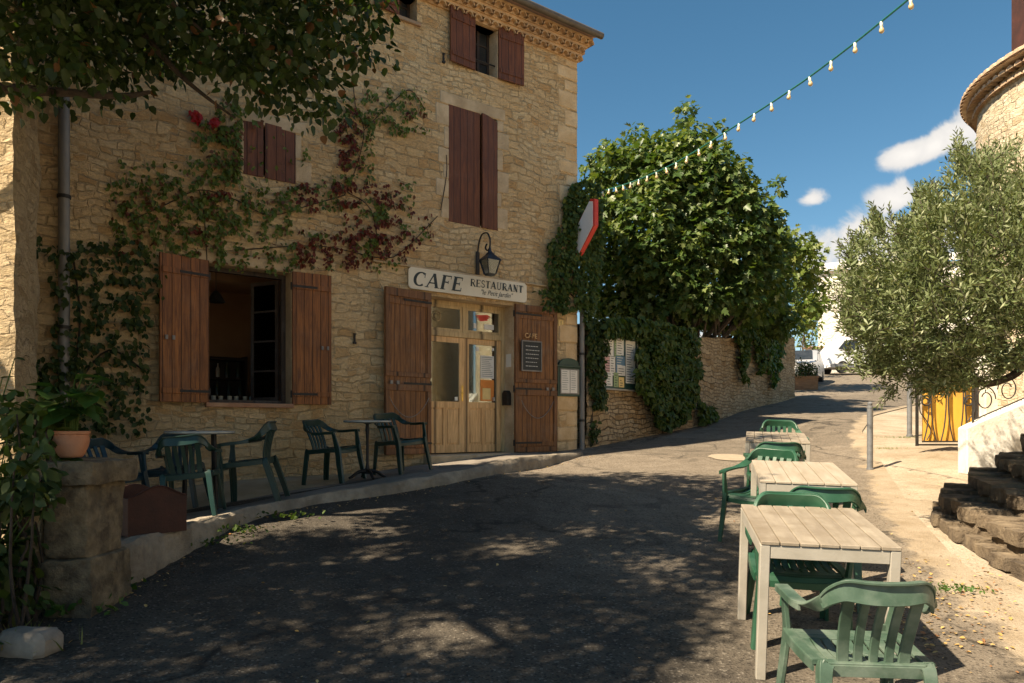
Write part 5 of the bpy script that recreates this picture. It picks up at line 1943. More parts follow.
# Virginia creeper over the facade
redpolys = [[(300, 175), (345, 170), (420, 180), (435, 240), (380, 265), (290, 262), (300, 200)]]
def redf(x, y):
    if 330 < x < 362 and 118 < y < 170: return random.random() < .85
    if x > 296 and y > 180: return mnoise.noise(Vector((x * .05, y * .05, 12))) > -.12
    return mnoise.noise(Vector((x * .05, y * .05, 12))) > .55
L1 = [(128, 222), (165, 205), (200, 190), (235, 200), (270, 215), (310, 205), (345, 195)]
polys = [([(130, 165), (190, 160), (235, 170), (250, 215), (240, 255), (150, 262), (120, 250)], .13), ([(225, 100), (245, 110), (248, 160), (232, 180), (218, 150)], .7), (band([(120, 245), (140, 225), (165, 212), (190, 205), (225, 205)], [12, 22, 26, 26, 20]), .55),
         (band([(200, 120), (215, 150), (228, 170), (240, 200), (265, 220), (290, 225)], [8, 13, 15, 20, 18, 14]), .8),
         (band([(218, 248), (240, 262)], 9), .6), (band([(262, 250), (285, 266)], 8), .6),
         (band([(290, 200), (312, 203), (330, 196), (346, 186)], [10, 10, 8, 8]), .9),
         (band([(290, 238), (320, 245), (350, 252), (385, 258), (404, 254)], [9, 11, 9, 9, 5]), 1.0),
         (band([(356, 200), (360, 222), (372, 238), (380, 258)], [10, 9, 10, 8]), .9),
         (band([(372, 190), (392, 192), (404, 210), (396, 232)], [8, 8, 9, 8]), .9),
         (band([(382, 215), (376, 240)], 8), .7),
         (band([(350, 100), (358, 118), (366, 132), (362, 160), (356, 180), (350, 200)], [9, 10, 6, 6, 8, 12]), .9),
         (band([(340, 125), (348, 140), (350, 158)], [5, 9, 7]), .9), (band([(338, 168), (346, 190)], 6), .5), (band([(306, 152), (309, 160)], 5), .5),
         (band([(366, 132), (378, 122), (390, 112), (400, 96), (410, 91), (420, 97), (424, 108)], 2.6), 3.2),
         (band([(392, 122), (394, 110)], 3), .8), (band([(404, 244), (418, 236), (430, 226), (437, 218)], [5, 4, 4, 3]), .9)]
e = ivy_patch('virginia_creeper', 'creeper with green and dark red leaves trailing across the facade above the window', polys, hit_f, None, .066, .30, .15, None,
              cat='creeper', shape='ovate', loose=2, slots=[M['creeper'], M['creeper_red']], redf=redf)
vine_stems(e, [L1, [(206, 262), (204, 215), (200, 190)], [(240, 250), (320, 246), (380, 258), (404, 250), (437, 216)], [(345, 195), (356, 165), (364, 130), (355, 105), (352, 60)], [(364, 130), (400, 96), (412, 91), (424, 108)],
                [(346, 192), (372, 210), (380, 255)], [(440, 210), (447, 175), (446, 155)]], hit_f, .007)
ivy_patch('red_creeper_sprig', 'small bright scarlet sprig of creeper high on the left facade', [(band([(194, 109), (196, 121)], 4), .8), (band([(214, 118), (216, 126)], 2.5), .8)], hit_f, None, .075, 1.0, .2, M['creeper_scarlet'], cat='creeper', shape='narrow' if 0 else 'ovate')

# ================================================================== TREES
def allowed_mask(px, py):
    """where the overhanging canopy may show in the picture"""
    b = np.interp(px, [-60, 0, 60, 120, 180, 210, 250, 300, 335, 350, 378, 398], [130, 112, 118, 110, 95, 90, 104, 138, 148, 95, 88, 30])
    return px < 398 and py < b


random.seed(31)
TT = Vector((-6.9, 2.6, 0)); TT.z = gz(TT.x, TT.y)
CT = empty('canopy_tree', tuple(TT), 0, 'big dark leafy tree whose branches hang over the terrace from the left', 'tree')
cl = []
for px in range(-80, 400, 21):
    for py in range(-230, 200, 21):
        x, y = px + random.uniform(-14, 14), py + random.uniform(-14, 14)
        if not allowed_mask(x + 12, y + 26): continue
        if x < 40 and -20 < y and random.random() < .45: continue
        Yd = random.uniform(5.4, 6.9) - .4 * (x < 120)
        cl.append((at(x, y, Yd), random.uniform(.24, .36)))
# upper crown, out of frame, that shades the terrace and road
SH_POLY = [(-4.5, 3.0), (.9, 3.0), (1.25, 4.3), (1.7, 5.3), (2.5, 6.0), (2.5, 7.0), (2.2, 7.4), (2.35, 8.3), (1.5, 9.9), (.3, 11.0), (-.6, 11.2), (-2.5, 9.6), (-4.5, 7.5)]
def in_shade(x, y): return in_poly(x, y, SH_POLY)
cnt_ = 0
tries = 0
while cnt_ < 760 and tries < 22000:
    tries += 1
    gx_, gy_ = random.uniform(-5, 2.6), random.uniform(2.6, 11.4)
    r_ = random.uniform(.26, .44)
    if mnoise.noise(Vector((gx_ * 1.5, gy_ * 1.5, 8.3))) > .28: continue
    if not in_shade(gx_, gy_): continue
    if not (in_shade(gx_ + r_ * .8, gy_) and in_shade(gx_, gy_ + r_ * .8)): continue
    hh_ = random.uniform(4.3, 7.6)
    x, y, z = gx_ - ux * hh_ * COT, gy_ - uy * hh_ * COT, gz(gx_, gy_) + hh_
    if y > .3:
        px, py = 512 + FPX * x / y, HZ - FPX * (z - EYE) / y
        m_ = FPX * r_ * 1.15 / y
        if px + m_ > 0 and px - m_ < 1024 and py + m_ > 0 and not allowed_mask(px + m_ * .6, py + m_ * .8): continue
    s_here = (Vector((x, y, 0)) - Vector((AX, AY, 0))).dot(nvec)
    if s_here < r_ + .1: continue
    if x < -4.0 and -.6 * x + .8 * y > 6.9: continue
    cl.append((Vector((x, y, z)), r_)); cnt_ += 1
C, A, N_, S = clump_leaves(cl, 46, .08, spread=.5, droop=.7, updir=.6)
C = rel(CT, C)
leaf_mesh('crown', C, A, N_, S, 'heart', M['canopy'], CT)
mb = MB()
limb(mb, (0, 0, -.2), (.25, .35, 3.2), .3, .2, .05)
forks = [(.25, .35, 3.2)]
for tgt in ((2.2, .8, 5.2), (1.2, 2.6, 4.6), (-.6, .2, 5.4), (3.4, 2.6, 5.6)):
    limb(mb, (.25, .35, 3.1), tgt, .15, .07, .08); forks.append(tgt)
for (c_, r_) in random.sample(cl, 46):
    q = Vector(c_) - TT
    f = min(forks, key=lambda a: (Vector(a) - q).length)
    limb(mb, f, tuple(q), .04, .008, .1, 5)
# the dark branches visible against the wall
b1 = [at(-60, 80, 5.6) - TT, at(0, 88, 5.7) - TT, at(60, 92, 5.8) - TT, at(120, 96, 5.9) - TT, at(150, 92, 6.0) - TT]
mb.sweep(catmull(b1, 4), [.055 - .0025 * i for i in range(17)], n=7)
mb.sweep(catmull([forks[2], b1[0]], 4), .05, n=7)
b2 = [at(140, 30, 6.1) - TT, at(175, 70, 6.2) - TT, at(205, 96, 6.3) - TT, at(235, 118, 6.4) - TT]
mb.sweep(catmull(b2, 4), [.03 - .0018 * i for i in range(13)], n=6)
mb.build('trunk', M['bark_dark'], CT, smooth=True)

# fig tree behind the garden wall
random.seed(41)
FT = Vector((4.3, 18.9, gz(4.3, 18.9)))
FG = empty('fig_tree', tuple(FT), 0, 'large bright fig tree with lobed leaves rising behind the garden wall', 'tree')
OUT = [(570, 190), (584, 152), (600, 140), (622, 134), (636, 126), (652, 128), (668, 128), (680, 106), (692, 118), (712, 122), (724, 142), (738, 155), (752, 172), (764, 188), (775, 178), (784, 205), (795, 240), (798, 262), (796, 300), (780, 322), (745, 332), (700, 338), (640, 330), (590, 322), (572, 290), (568, 240)]
cl = []
def inset(x, y, m_):
    return all(in_poly(x + dx, y + dy, OUT) for dx, dy in ((m_, 0), (-m_, 0), (0, m_), (0, -m_)))
k = 0
while k < 400:
    x, y = random.uniform(568, 800), random.uniform(95, 345)
    r_ = random.uniform(.28, .5)
    if not inset(x, y, r_ * 36): continue
    # crown thickness: front surface bulges toward the road
    cxp, cyp = 690, 225
    q = ((x - cxp) / 115) ** 2 + ((y - cyp) / 125) ** 2
    bul = math.sqrt(max(0, 1 - q)) * 2.4
    Yd = 19.2 - bul * random.uniform(.55, 1.0) if random.random() < .75 else 19.2 + bul * random.random()
    if x < 620: Yd = max(Yd, 16.2)
    p = at(x, y, Yd)
    cl.append((p, r_)); k += 1
for _ in range(60):
    x_ = random.uniform(600, 790)
    if _ % 2: cl.append((at(random.uniform(725, 790), random.uniform(285, 332), random.uniform(20.6, 22.0)), random.uniform(.35, .5)))
    cl.append((at(x_, random.uniform(300, 338), random.uniform(18.6, 20.0) + max(0, (x_ - 700)) * .055), random.uniform(.3, .45)))
for (x, y, Yd, r_) in ((684, 108, 18.6, .28), (686, 118, 18.6, .34), (636, 132, 18.8, .3), (716, 130, 18.4, .32), (776, 186, 18.6, .26), (604, 146, 18.8, .24)):
    cl.append((at(x, y, Yd), r_))
C, A, N_, S = clump_leaves(cl, 27, .2, spread=.45, droop=.5, updir=.8, outw=.75)
leaf_mesh('crown', rel(FG, C), A, N_, S, 'lobed', M['fig'], FG)
mb = MB()
for k in range(6):
    a = random.uniform(0, 6.28)
    limb(mb, (random.uniform(-.2, .2), random.uniform(-.2, .2), -.2), (math.cos(a) * .8, math.sin(a) * .6, 3.0), .1, .06, .06)
for (c_, r_) in random.sample(cl, 60):
    q = c_ - FT
    limb(mb, (q.x * .3, q.y * .3, min(q.z * .45, 3.0)), tuple(q), .05, .01, .08, 5)
mb.build('trunk', M['bark'], FG, smooth=True)
# bare reddish stems standing on the wall under the fig
mb = MB()
o_ = wallhit(722, 360, 1, -.1)[0]
for (x0_, y0_, x1_, y1_) in ((716, 345, 715, 318), (722, 345, 724, 318), (727, 344, 731, 318), (719, 345, 719, 320)):
    limb(mb, wallhit(x0_, y0_, 1, -.1)[0] - o_, wallhit(x1_, y1_, 1, -.1)[0] - o_, .035, .03, .03, 4)
o = mb.build('cut_stems', M['bark'], smooth=True); o.location = o_; tag(o, 'cluster of bare upright stems on top of the wall under the fig', 'stems')

# second tree beyond the wall end
TP = Vector((9.6, 28.5, gz(9.6, 28.5)))
T2 = empty('leafy_tree', tuple(TP), 0, 'smaller yellow-green tree behind the uphill end of the garden wall', 'tree')
cl = []
for k in range(150):
    while True:
        x, y = random.uniform(745, 832), random.uniform(228, 336)
        if in_poly(x, y, [(760, 240), (785, 232), (806, 236), (816, 250), (824, 265), (828, 285), (816, 292), (822, 308), (806, 326), (780, 334), (752, 334), (745, 280)]): break
    cl.append((at(x, y, random.uniform(26.5, 29.5)), random.uniform(.3, .5)))
C, A, N_, S = clump_leaves(cl, 11, .24, spread=.35)
leaf_mesh('crown', rel(T2, C), A, N_, S, 'lobed', M['tree2'], T2)
mb = MB(); limb(mb, (0, 0, -.2), (.1, 0, 3.5), .16, .1)
for (c_, r_) in random.sample(cl, 20): limb(mb, (.1, 0, 3.0), tuple(c_ - TP), .05, .01, .08, 5)
mb.build('trunk', M['bark'], T2, smooth=True)

# olive tree on the right
random.seed(51)
OT = Vector((5.75, 7.2, 0)); OT.z = gz(OT.x, OT.y) + .3
OL = empty('olive_tree', tuple(OT), 0, 'grey-green olive tree leaning over the steps at the right edge', 'tree')
OUT = [(838, 290), (842, 262), (850, 245), (868, 232), (872, 212), (884, 224), (900, 222), (920, 205), (916, 186), (934, 182), (950, 160), (958, 132), (966, 150), (978, 158), (996, 150), (1015, 148), (1040, 150), (1130, 170), (1180, 260), (1160, 370), (1090, 390), (1025, 362), (1000, 376), (975, 384), (950, 386), (925, 392), (905, 388), (880, 400), (865, 388), (862, 370), (846, 355), (840, 320)]
SC, SA, SN, SS = [], [], [], []
twigs = MB()
tw = 0
while tw < 5600:
    x, y = random.uniform(836, 1185), random.uniform(128, 402)
    if not in_poly(x, y, OUT): continue
    if x > 1045 and random.random() < .65: continue
    xc, yc = 985, 270
    q = min(1, ((x - xc) / 165) ** 2 + ((y - yc) / 135) ** 2)
    bul = math.sqrt(1 - q) * 1.25 + .15
    Yd = 6.9 + random.uniform(-1, 1) * bul
    if random.random() < .1 + .5 * q ** 3: continue
    if mnoise.noise(Vector((x * .03, y * .03, 3))) < -.18 and random.random() < .85: continue
    base = at(x, y, Yd)
    cen = at(985, 300, 6.9)
    o_ = (base - cen).normalized()
    d0 = (o_ * .65 + Vector((random.gauss(0, .45), random.gauss(0, .45), random.gauss(.45, .4)))).normalized()
    L = random.uniform(.16, .32)
    nl = int(L / .016)
    bend = Vector((random.gauss(0, .25), random.gauss(0, .25), random.gauss(-.1, .25)))
    st = base - d0 * L * .6
    pv = None
    pts = []
    side = d0.cross(Vector((random.gauss(0, 1), random.gauss(0, 1), random.gauss(0, 1)))).normalized()
    for k in range(nl):
        t = k / nl
        dd_ = (d0 + bend * t).normalized()
        p = st + dd_ * L * t
        if k % 4 == 0: pts.append(p)
        side.rotate(Matrix.Rotation(1.57 if k % 2 == 0 else 0.0, 3, dd_))
        sg = 1 if k % 2 else -1
        ax = (dd_ * .9 + side * sg * .75)
        SC.append(p); SA.append(ax); SN.append(side.cross(dd_) + Vector((random.gauss(0, .3), random.gauss(0, .3), random.gauss(.3, .3))))
        SS.append(random.uniform(.05, .078) * (1 - .3 * t))
    if tw % 3 == 0 and len(pts) > 2:
        twigs.sweep([p - OT for p in pts], .0035, n=3)
    tw += 1
for (x0_, y0_, x1_, y1_) in ((936, 200, 932, 176), (880, 235, 870, 208), (872, 240, 862, 216), (915, 215, 915, 184), (958, 175, 957, 130), (962, 180, 964, 148), (852, 262, 840, 238), (845, 300, 828, 292), (848, 330, 836, 318),
                             (855, 352, 836, 350), (870, 372, 838, 366), (975, 170, 985, 146), (1000, 165, 1006, 140), (900, 385, 880, 402), (945, 380, 940, 398), (925, 205, 938, 182), (990, 170, 992, 138), (1015, 160, 1020, 136), (862, 250, 850, 228), (895, 225, 888, 204)):
    Yd = random.uniform(6.3, 7.2)
    for rep_ in range(2):
        a_, b__ = at(x0_ + random.uniform(-5, 5), y0_ + random.uniform(-4, 4), Yd), at(x1_ + random.uniform(-5, 5), y1_ + random.uniform(-3, 6), Yd)
        dd_ = (b__ - a_).normalized(); L = (b__ - a_).length; nl = int(L / .014)
        side = dd_.cross(Vector((random.gauss(0, 1), random.gauss(0, 1), 0))).normalized()
        for k in range(nl):
            side.rotate(Matrix.Rotation(1.57 if k % 2 == 0 else 0.0, 3, dd_))
            SC.append(a_.lerp(b__, k / nl)); SA.append(dd_ * .95 + side * (1 if k % 2 else -1) * .6); SN.append(side.cross(dd_) + Vector((0, 0, .2))); SS.append(random.uniform(.05, .075) * (1 - .4 * k / nl))
        twigs.sweep([a_ - OT, b__ - OT], .0035, n=3)
leaf_mesh('crown', rel(OL, [tuple(p) for p in SC]), SA, SN, np.array(SS) * 1.12, 'narrow', M['olive'], OL)
SH['narrow'] = SH['narrow']
mb = twigs
limb(mb, (0, 0, -.3), (-.15, -.1, 1.0), .11, .08, .08)
tgts = []
mb.sweep(catmull([(-.15, -.1, .9), at(1040, 362, 6.9) - OT, at(1012, 376, 6.8) - OT, at(985, 384, 6.7) - OT, at(965, 372, 6.6) - OT, at(940, 340, 6.5) - OT], 5), [.05 - .0014 * i for i in range(26)], n=7)
for (x, y, Yd) in ((1010, 250, 6.6), (960, 230, 6.9), (1060, 260, 7.2), (900, 300, 6.8), (960, 330, 6.2), (1000, 200, 7.1), (1080, 320, 6.6)):
    limb(mb, (-.15, -.1, .95), tuple(at(x, y, Yd) - OT), .05, .012, .1, 6)
mb.build('trunk', M['bark_dark'], OL, smooth=True)

# ================================================================== RIGHT SIDE
# neighbouring house across the street, just outside the frame (seen in the door glass)
NH = empty('stone_house', (9.2, 4.6, gz(7.4, 4.6)), R(-8), 'tall rubble stone house across the street from the cafe', 'house')
mb = MB(); mb.box((-1.6, -5, -1), (5, 3.3, 6.0)); mb.build('wall', M['tower'], NH)
mb = MB(); mb.box((-1.9, -5.2, 6.003), (5.2, 3.5, 6.15)); mb.build('roof', M['tile'], NH)
# round tower
TC = Vector((10.36, 11.5)); TR = 2.66
tb = gz(9, 12) - .3
TW = empty('round_tower', (TC.x, TC.y, tb), 0, 'round pale stone tower with a tiled eave behind the olive tree', 'tower')
h_e = EYE + 5.42 - tb
mb = MB()
NA, NZ_ = 150, 60
vs = []
for j in range(NZ_ + 1):
    z = h_e * j / NZ_
    for i in range(NA):
        a = 2 * math.pi * i / NA
        q = Vector((math.cos(a) * 6, math.sin(a) * 6, z * 2.6))
        r = TR + mnoise.noise(q) * .02 + mnoise.noise(q * 2.5) * .02
        vs.append((r * math.cos(a), r * math.sin(a), z))
mb.add(vs, [(j * NA + i, j * NA + (i + 1) % NA, (j + 1) * NA + (i + 1) % NA, (j + 1) * NA + i) for j in range(NZ_) for i in range(NA)])
mb.build('wall', M['tower'], TW, smooth=True)
mb = MB()
for r in range(2):
    zc = h_e - .14 + r * .13
    ro_ = TR + .07 + r * .08
    for i in range(110):
        a = 2 * math.pi * i / 110 + r * .03
        m_ = 5
        ca, sa_ = math.cos(a), math.sin(a)
        vs, fc = [], []
        for rr in (TR - .02, ro_):
            for k in range(m_ + 1):
                b_ = math.pi * k / m_
                u = math.cos(b_) * .07; zz = zc + math.sin(b_) * .06
                vs.append((ca * rr - sa_ * u, sa_ * rr + ca * u, zz))
        for k in range(m_): fc.append((k, k + 1, m_ + 2 + k, m_ + 1 + k))
        fc.append(tuple(range(m_ + 1, 2 * m_ + 2)))
        mb.add(vs, fc)
M['tile_pale'] = mat_noise('weathered_pale_tile', (.45, .32, .2), (.62, .48, .33), 5, .9, .01, 30, c3=(.36, .2, .12), s3=4)
mb.build('cornice', M['tile_pale'], TW)
mb = MB()
for i in range(110):
    a = 2 * math.pi * i / 110
    vs, fc = [], []
    for (rr, zz) in ((TR + .25, h_e + .12), (.15, h_e + 1.5)):
        for k in range(6):
            b_ = math.pi * k / 5
            u = math.cos(b_) * .078 * (rr / (TR + .34)); z2 = zz + math.sin(b_) * .06
            vs.append((math.cos(a) * rr - math.sin(a) * u, math.sin(a) * rr + math.cos(a) * u, z2))
    for k in range(5): fc.append((k, k + 1, 7 + k, 6 + k))
    fc.append(tuple(range(6)))
    mb.add(vs, fc)
mb.lathe([(TR + .05, h_e + .08), (TR + .22, h_e + .1), (.1, h_e + 1.48)], 60)
mb.build('roof', M['tile_pale'], TW)
q = at(1024, 20, 11.6); 
mb = MB(); mb.box((0, -.05, -1.6), (.35, .3, .9), ch=.01)
o = mb.build('chimney', M['rustbox'], TW); o.location = q - TW.location

# iron gate with yellow panel, posts
g0_ = at(917, 446, 11.9); g1_ = at(976, 446, 11.9)
gdir = (g1_ - g0_); gw = gdir.length
GT = empty('iron_gate', (g0_.x, g0_.y, g0_.z), 0, 'black wrought iron gate backed by a bright yellow panel', 'gate')
gh = 1.05
mb = MB()
for x in (0, gw): mb.box((x - .018, -.018, 0), (x + .018, .018, gh + .12))
for z in (0.02, .99): mb.box((.019, -.012, z - .014), (gw - .019, .012, z + .014))
for x in np.linspace(.2, gw - .2, 3):
    for sg in (-1, 1):
        mb.sweep(catmull([(x + sg * .015, -.02, 1.0), (x + sg * .02, -.02, .6), (x + sg * .05, -.02, .3), (x + sg * .1, -.02, .08)], 5), .011, n=5)
    mb.box((x - .13, -.03, .06), (x + .13, -.015, .085))
def scroll(cx, cz, r, sg, turn=1.6, n=26):
    return [(cx + sg * r * (1 - t * .65) * math.cos(t * turn * 2 * math.pi), -.02, cz + r * (1 - t * .65) * math.sin(t * turn * 2 * math.pi)) for t in np.linspace(0, 1, n)]
for (cx, sg) in ((.13, 1), (gw - .13, -1)):
    mb.sweep(scroll(cx, .72, .1, -sg), .013, n=6)
    mb.sweep(catmull([(cx - sg * .1, -.02, .72), (cx - sg * .09, -.02, .55), (cx + sg * .0, -.02, .42), (cx + sg * .08, -.02, .25), (cx + sg * .02, -.02, .1)], 5), .009, n=5)
mb.build('frame', M['iron'], GT)
mb = MB(); mb.box((.12, .05, .06), (gw - .02, .07, .98)); mb.build('panel', M['gateyellow'], GT)
# small flag-like cloth, red and blue, hanging by the post
for (x, mt) in ((.03, 'bluep'), (.075, 'paper'), (.12, 'red')):
    pass

def bollard(px, py, Yb, h, lab, r=.038, ball=True):
    x = (px - 512) / FPX * Yb
    z = gz(x, Yb)
    e = empty('bollard', (x, Yb, z), 0, lab, 'bollard', 'metal bollards at the road edge')
    mb = MB()
    prof = [(r * 1.25, -.05), (r * 1.25, .015), (r, .02), (r, h - .1)]
    mb.lathe(prof, 18); mb.build('post', M['bollard'], e, smooth=True)
    mb = MB(); mb.lathe([(r * 1.08, h - .098), (r * 1.08, h - .07), (r * .75, h - .06), (r * .8, h - .045), (r * .95, h - .025), (r * .5, h - .005), (.001, h)], 18); mb.build('cap', M['bollard'], e, smooth=True)
    return e
bollard(870, 467, 10.95, 1.0, 'grey metal bollard with a knob top standing in front of the olive tree', .042)
bollard(909.5, 438, 14.0, 1.05, 'grey metal bollard standing at the left side of the yellow gate', .045)

# white parapet with sloping top, iron railing on it
pY = 9.3
def pa(px, py, Y=pY): return at(px, py, Y)
WPAR = empty('white_parapet', tuple(pa(967, 462)), 0, 'whitewashed stair parapet with a sloping top behind the stone steps', 'wall')
mb = MB()
o0 = WPAR.location
pts = [pa(967, 475), pa(967, 428), pa(975, 424), pa(1024, 403), pa(1140, 352), pa(1140, 475)]
mb.poly([Vector((p.x, p.y, p.z)) - o0 for p in pts], (0.05, .28, 0))
o = mb.build('wall', M['white'], WPAR)
bv = o.modifiers.new('b', 'BEVEL'); bv.width = .015; bv.segments = 2
RL = empty('iron_railing', tuple(pa(978, 424) + Vector((0, .14, 0))), 0, 'black scrolled iron handrail standing on the white parapet', 'railing')
o0 = RL.location
mb = MB()
A_ = pa(980, 424) + Vector((0, .14, 0)) - o0; B_ = pa(1140, 355) + Vector((0, .14, 0)) - o0
up = Vector((0, 0, .52))
for t in (0, .02 if 0 else .35, .7, 1): mb.sweep([A_.lerp(B_, t) - Vector((0, 0, .03)), A_.lerp(B_, t) + up], .014, n=6)
mb.sweep([A_ + up, B_ + up], .016, n=6)
mb.sweep([A_ + Vector((0, 0, .05)), B_ + Vector((0, 0, .05))], .009, n=6)
for t in (.08, .22, .45, .58, .82, .94):
    c_ = A_.lerp(B_, t) + Vector((0, 0, .25))
    sg = 1 if t in (.08, .45, .82) else -1
    mb.sweep([c_ + Vector((sg * .13 * (1 - s * .6) * math.cos(s * 9), 0, .17 * (1 - s * .6) * math.sin(s * 9))) for s in np.linspace(0, 1, 24)], .008, n=5)
mb.build('bars', M['iron'], RL)
# lit white wall between the gate and tower base
mb = MB()
a_ = at(978, 430, 11.9); 
mb.box((a_.x + .02, 11.75, gz(7.5, 12) - .2), (a_.x + 3.0, 12.1, gz(7.5, 12) + 2.0), ch=.02)
o = mb.build('whitewashed_wall', M['white']); tag(o, 'whitewashed wall right of the yellow gate below the tower', 'wall')

# curved rough stone steps rising to the right
random.seed(61)
ST = empty('stone_steps', (4.3, 7.0, gz(4.3, 7.0)), 0, 'rough dark stone steps curving up to the right under the olive', 'steps')
o0 = ST.location
n_steps = 5
base_line = [(4.62, 8.15), (4.22, 7.45), (3.98, 6.7), (3.85, 6.0), (3.78, 5.3), (3.78, 4.4)]
for k, (off, zoff) in enumerate(((.1, .1), (.22, .28), (.55, .45), (.9, .62), (1.3, .8), (1.7, .98))):
    mb = MB()
    bl = catmull([(p[0] + off * 1.0, p[1] + off * .25 * (1 if i < 2 else .3), 0) for i, p in enumerate(base_line)], 7)
    for i in range(len(bl) - 1):
        if i % 3: continue
        a = bl[i]; b_ = bl[min(i + 3, len(bl) - 1)]
        t = (b_ - a); L = t.length
        if L < .05: continue
        ang = math.atan2(t.y, t.x)
        zg = gz(4.2, (a.y + b_.y) / 2)
        jit = random.uniform(-.03, .03)
        M4 = Matrix.Translation(Vector((a.x + jit, a.y, 0)) - Vector((o0.x, o0.y, 0))) @ Matrix.Rotation(ang, 4, 'Z')
        zt_ = zg + zoff - o0.z
        rockbox(mb, (-.02, -.02, zt_ - .36), (L + .005, .75, zt_ - .105), .06, .045, rnd=.006, seed=k * 17 + i, M4=M4 @ Matrix.Translation((0, 0, 0)))
        rockbox(mb, (-.01 + random.uniform(0, .02), -.04 - random.uniform(0, .04), zt_ - .115), (L - random.uniform(.0, .03), .7, zt_ + random.uniform(-.01, .01)), .026, .04, seed=k * 31 + i + 5, M4=M4, rnd=.006)
    mb.build('step', M['step'], ST, smooth=True)
# ================================================================== BULB STRING
BS = empty('string_lights', (1.51, 13.6, EYE + 4.28), 0, 'green cable with a row of round bulbs strung from the ivy corner across the sky', 'string lights')
sk = [(0, 4.26), (1.83, 3.87), (3.42, 3.62), (5.13, 3.5), (6.4, 3.42), (7.7, 3.44), (9.4, 3.62), (11.5, 4.1)]
def bl_pt(s):
    z = np.interp(s, [a for a, b in sk], [b for a, b in sk])
    z = (np.interp(s - .5, [a for a, b in sk], [b for a, b in sk]) + 2 * z + np.interp(s + .5, [a for a, b in sk], [b for a, b in sk])) / 4
    return Vector((1.51 + .2198 * s, 13.6 - .9755 * s, EYE + z))
mb = MB(); mb.sweep([bl_pt(s) - BS.location for s in np.linspace(-.3, 11.5, 70)], .009, n=6); mb.build('cable', M['cable'], BS, smooth=True)
sk_mesh = MB(); sk_mesh.lathe([(.016, .0), (.02, -.012), (.02, -.05), (.017, -.06)], 10)
bb = MB(); bb.lathe([(.016, -.058), (.018, -.07), (.03, -.095), (.032, -.112), (.025, -.13), (.012, -.14), (.001, -.142)], 12)
so_ = bo_ = None
i = 0
s = .12
while s < 8.9:
    p = bl_pt(s) - BS.location
    if so_ is None:
        so_ = sk_mesh.build('socket', M['socket'], BS, smooth=True); bo_ = bb.build('bulb', M['bulb'], BS, smooth=True); a, b_ = so_, bo_
    else:
        a, b_ = so_.copy(), bo_.copy(); col.objects.link(a); col.objects.link(b_); a.parent = BS; b_.parent = BS
    a.location = p; b_.location = p; a.scale = b_.scale = (.68, .68, .68)
    tl = (random.uniform(-.15, .15), random.uniform(-.15, .15), 0); a.rotation_euler = tl; b_.rotation_euler = tl
    s += .334

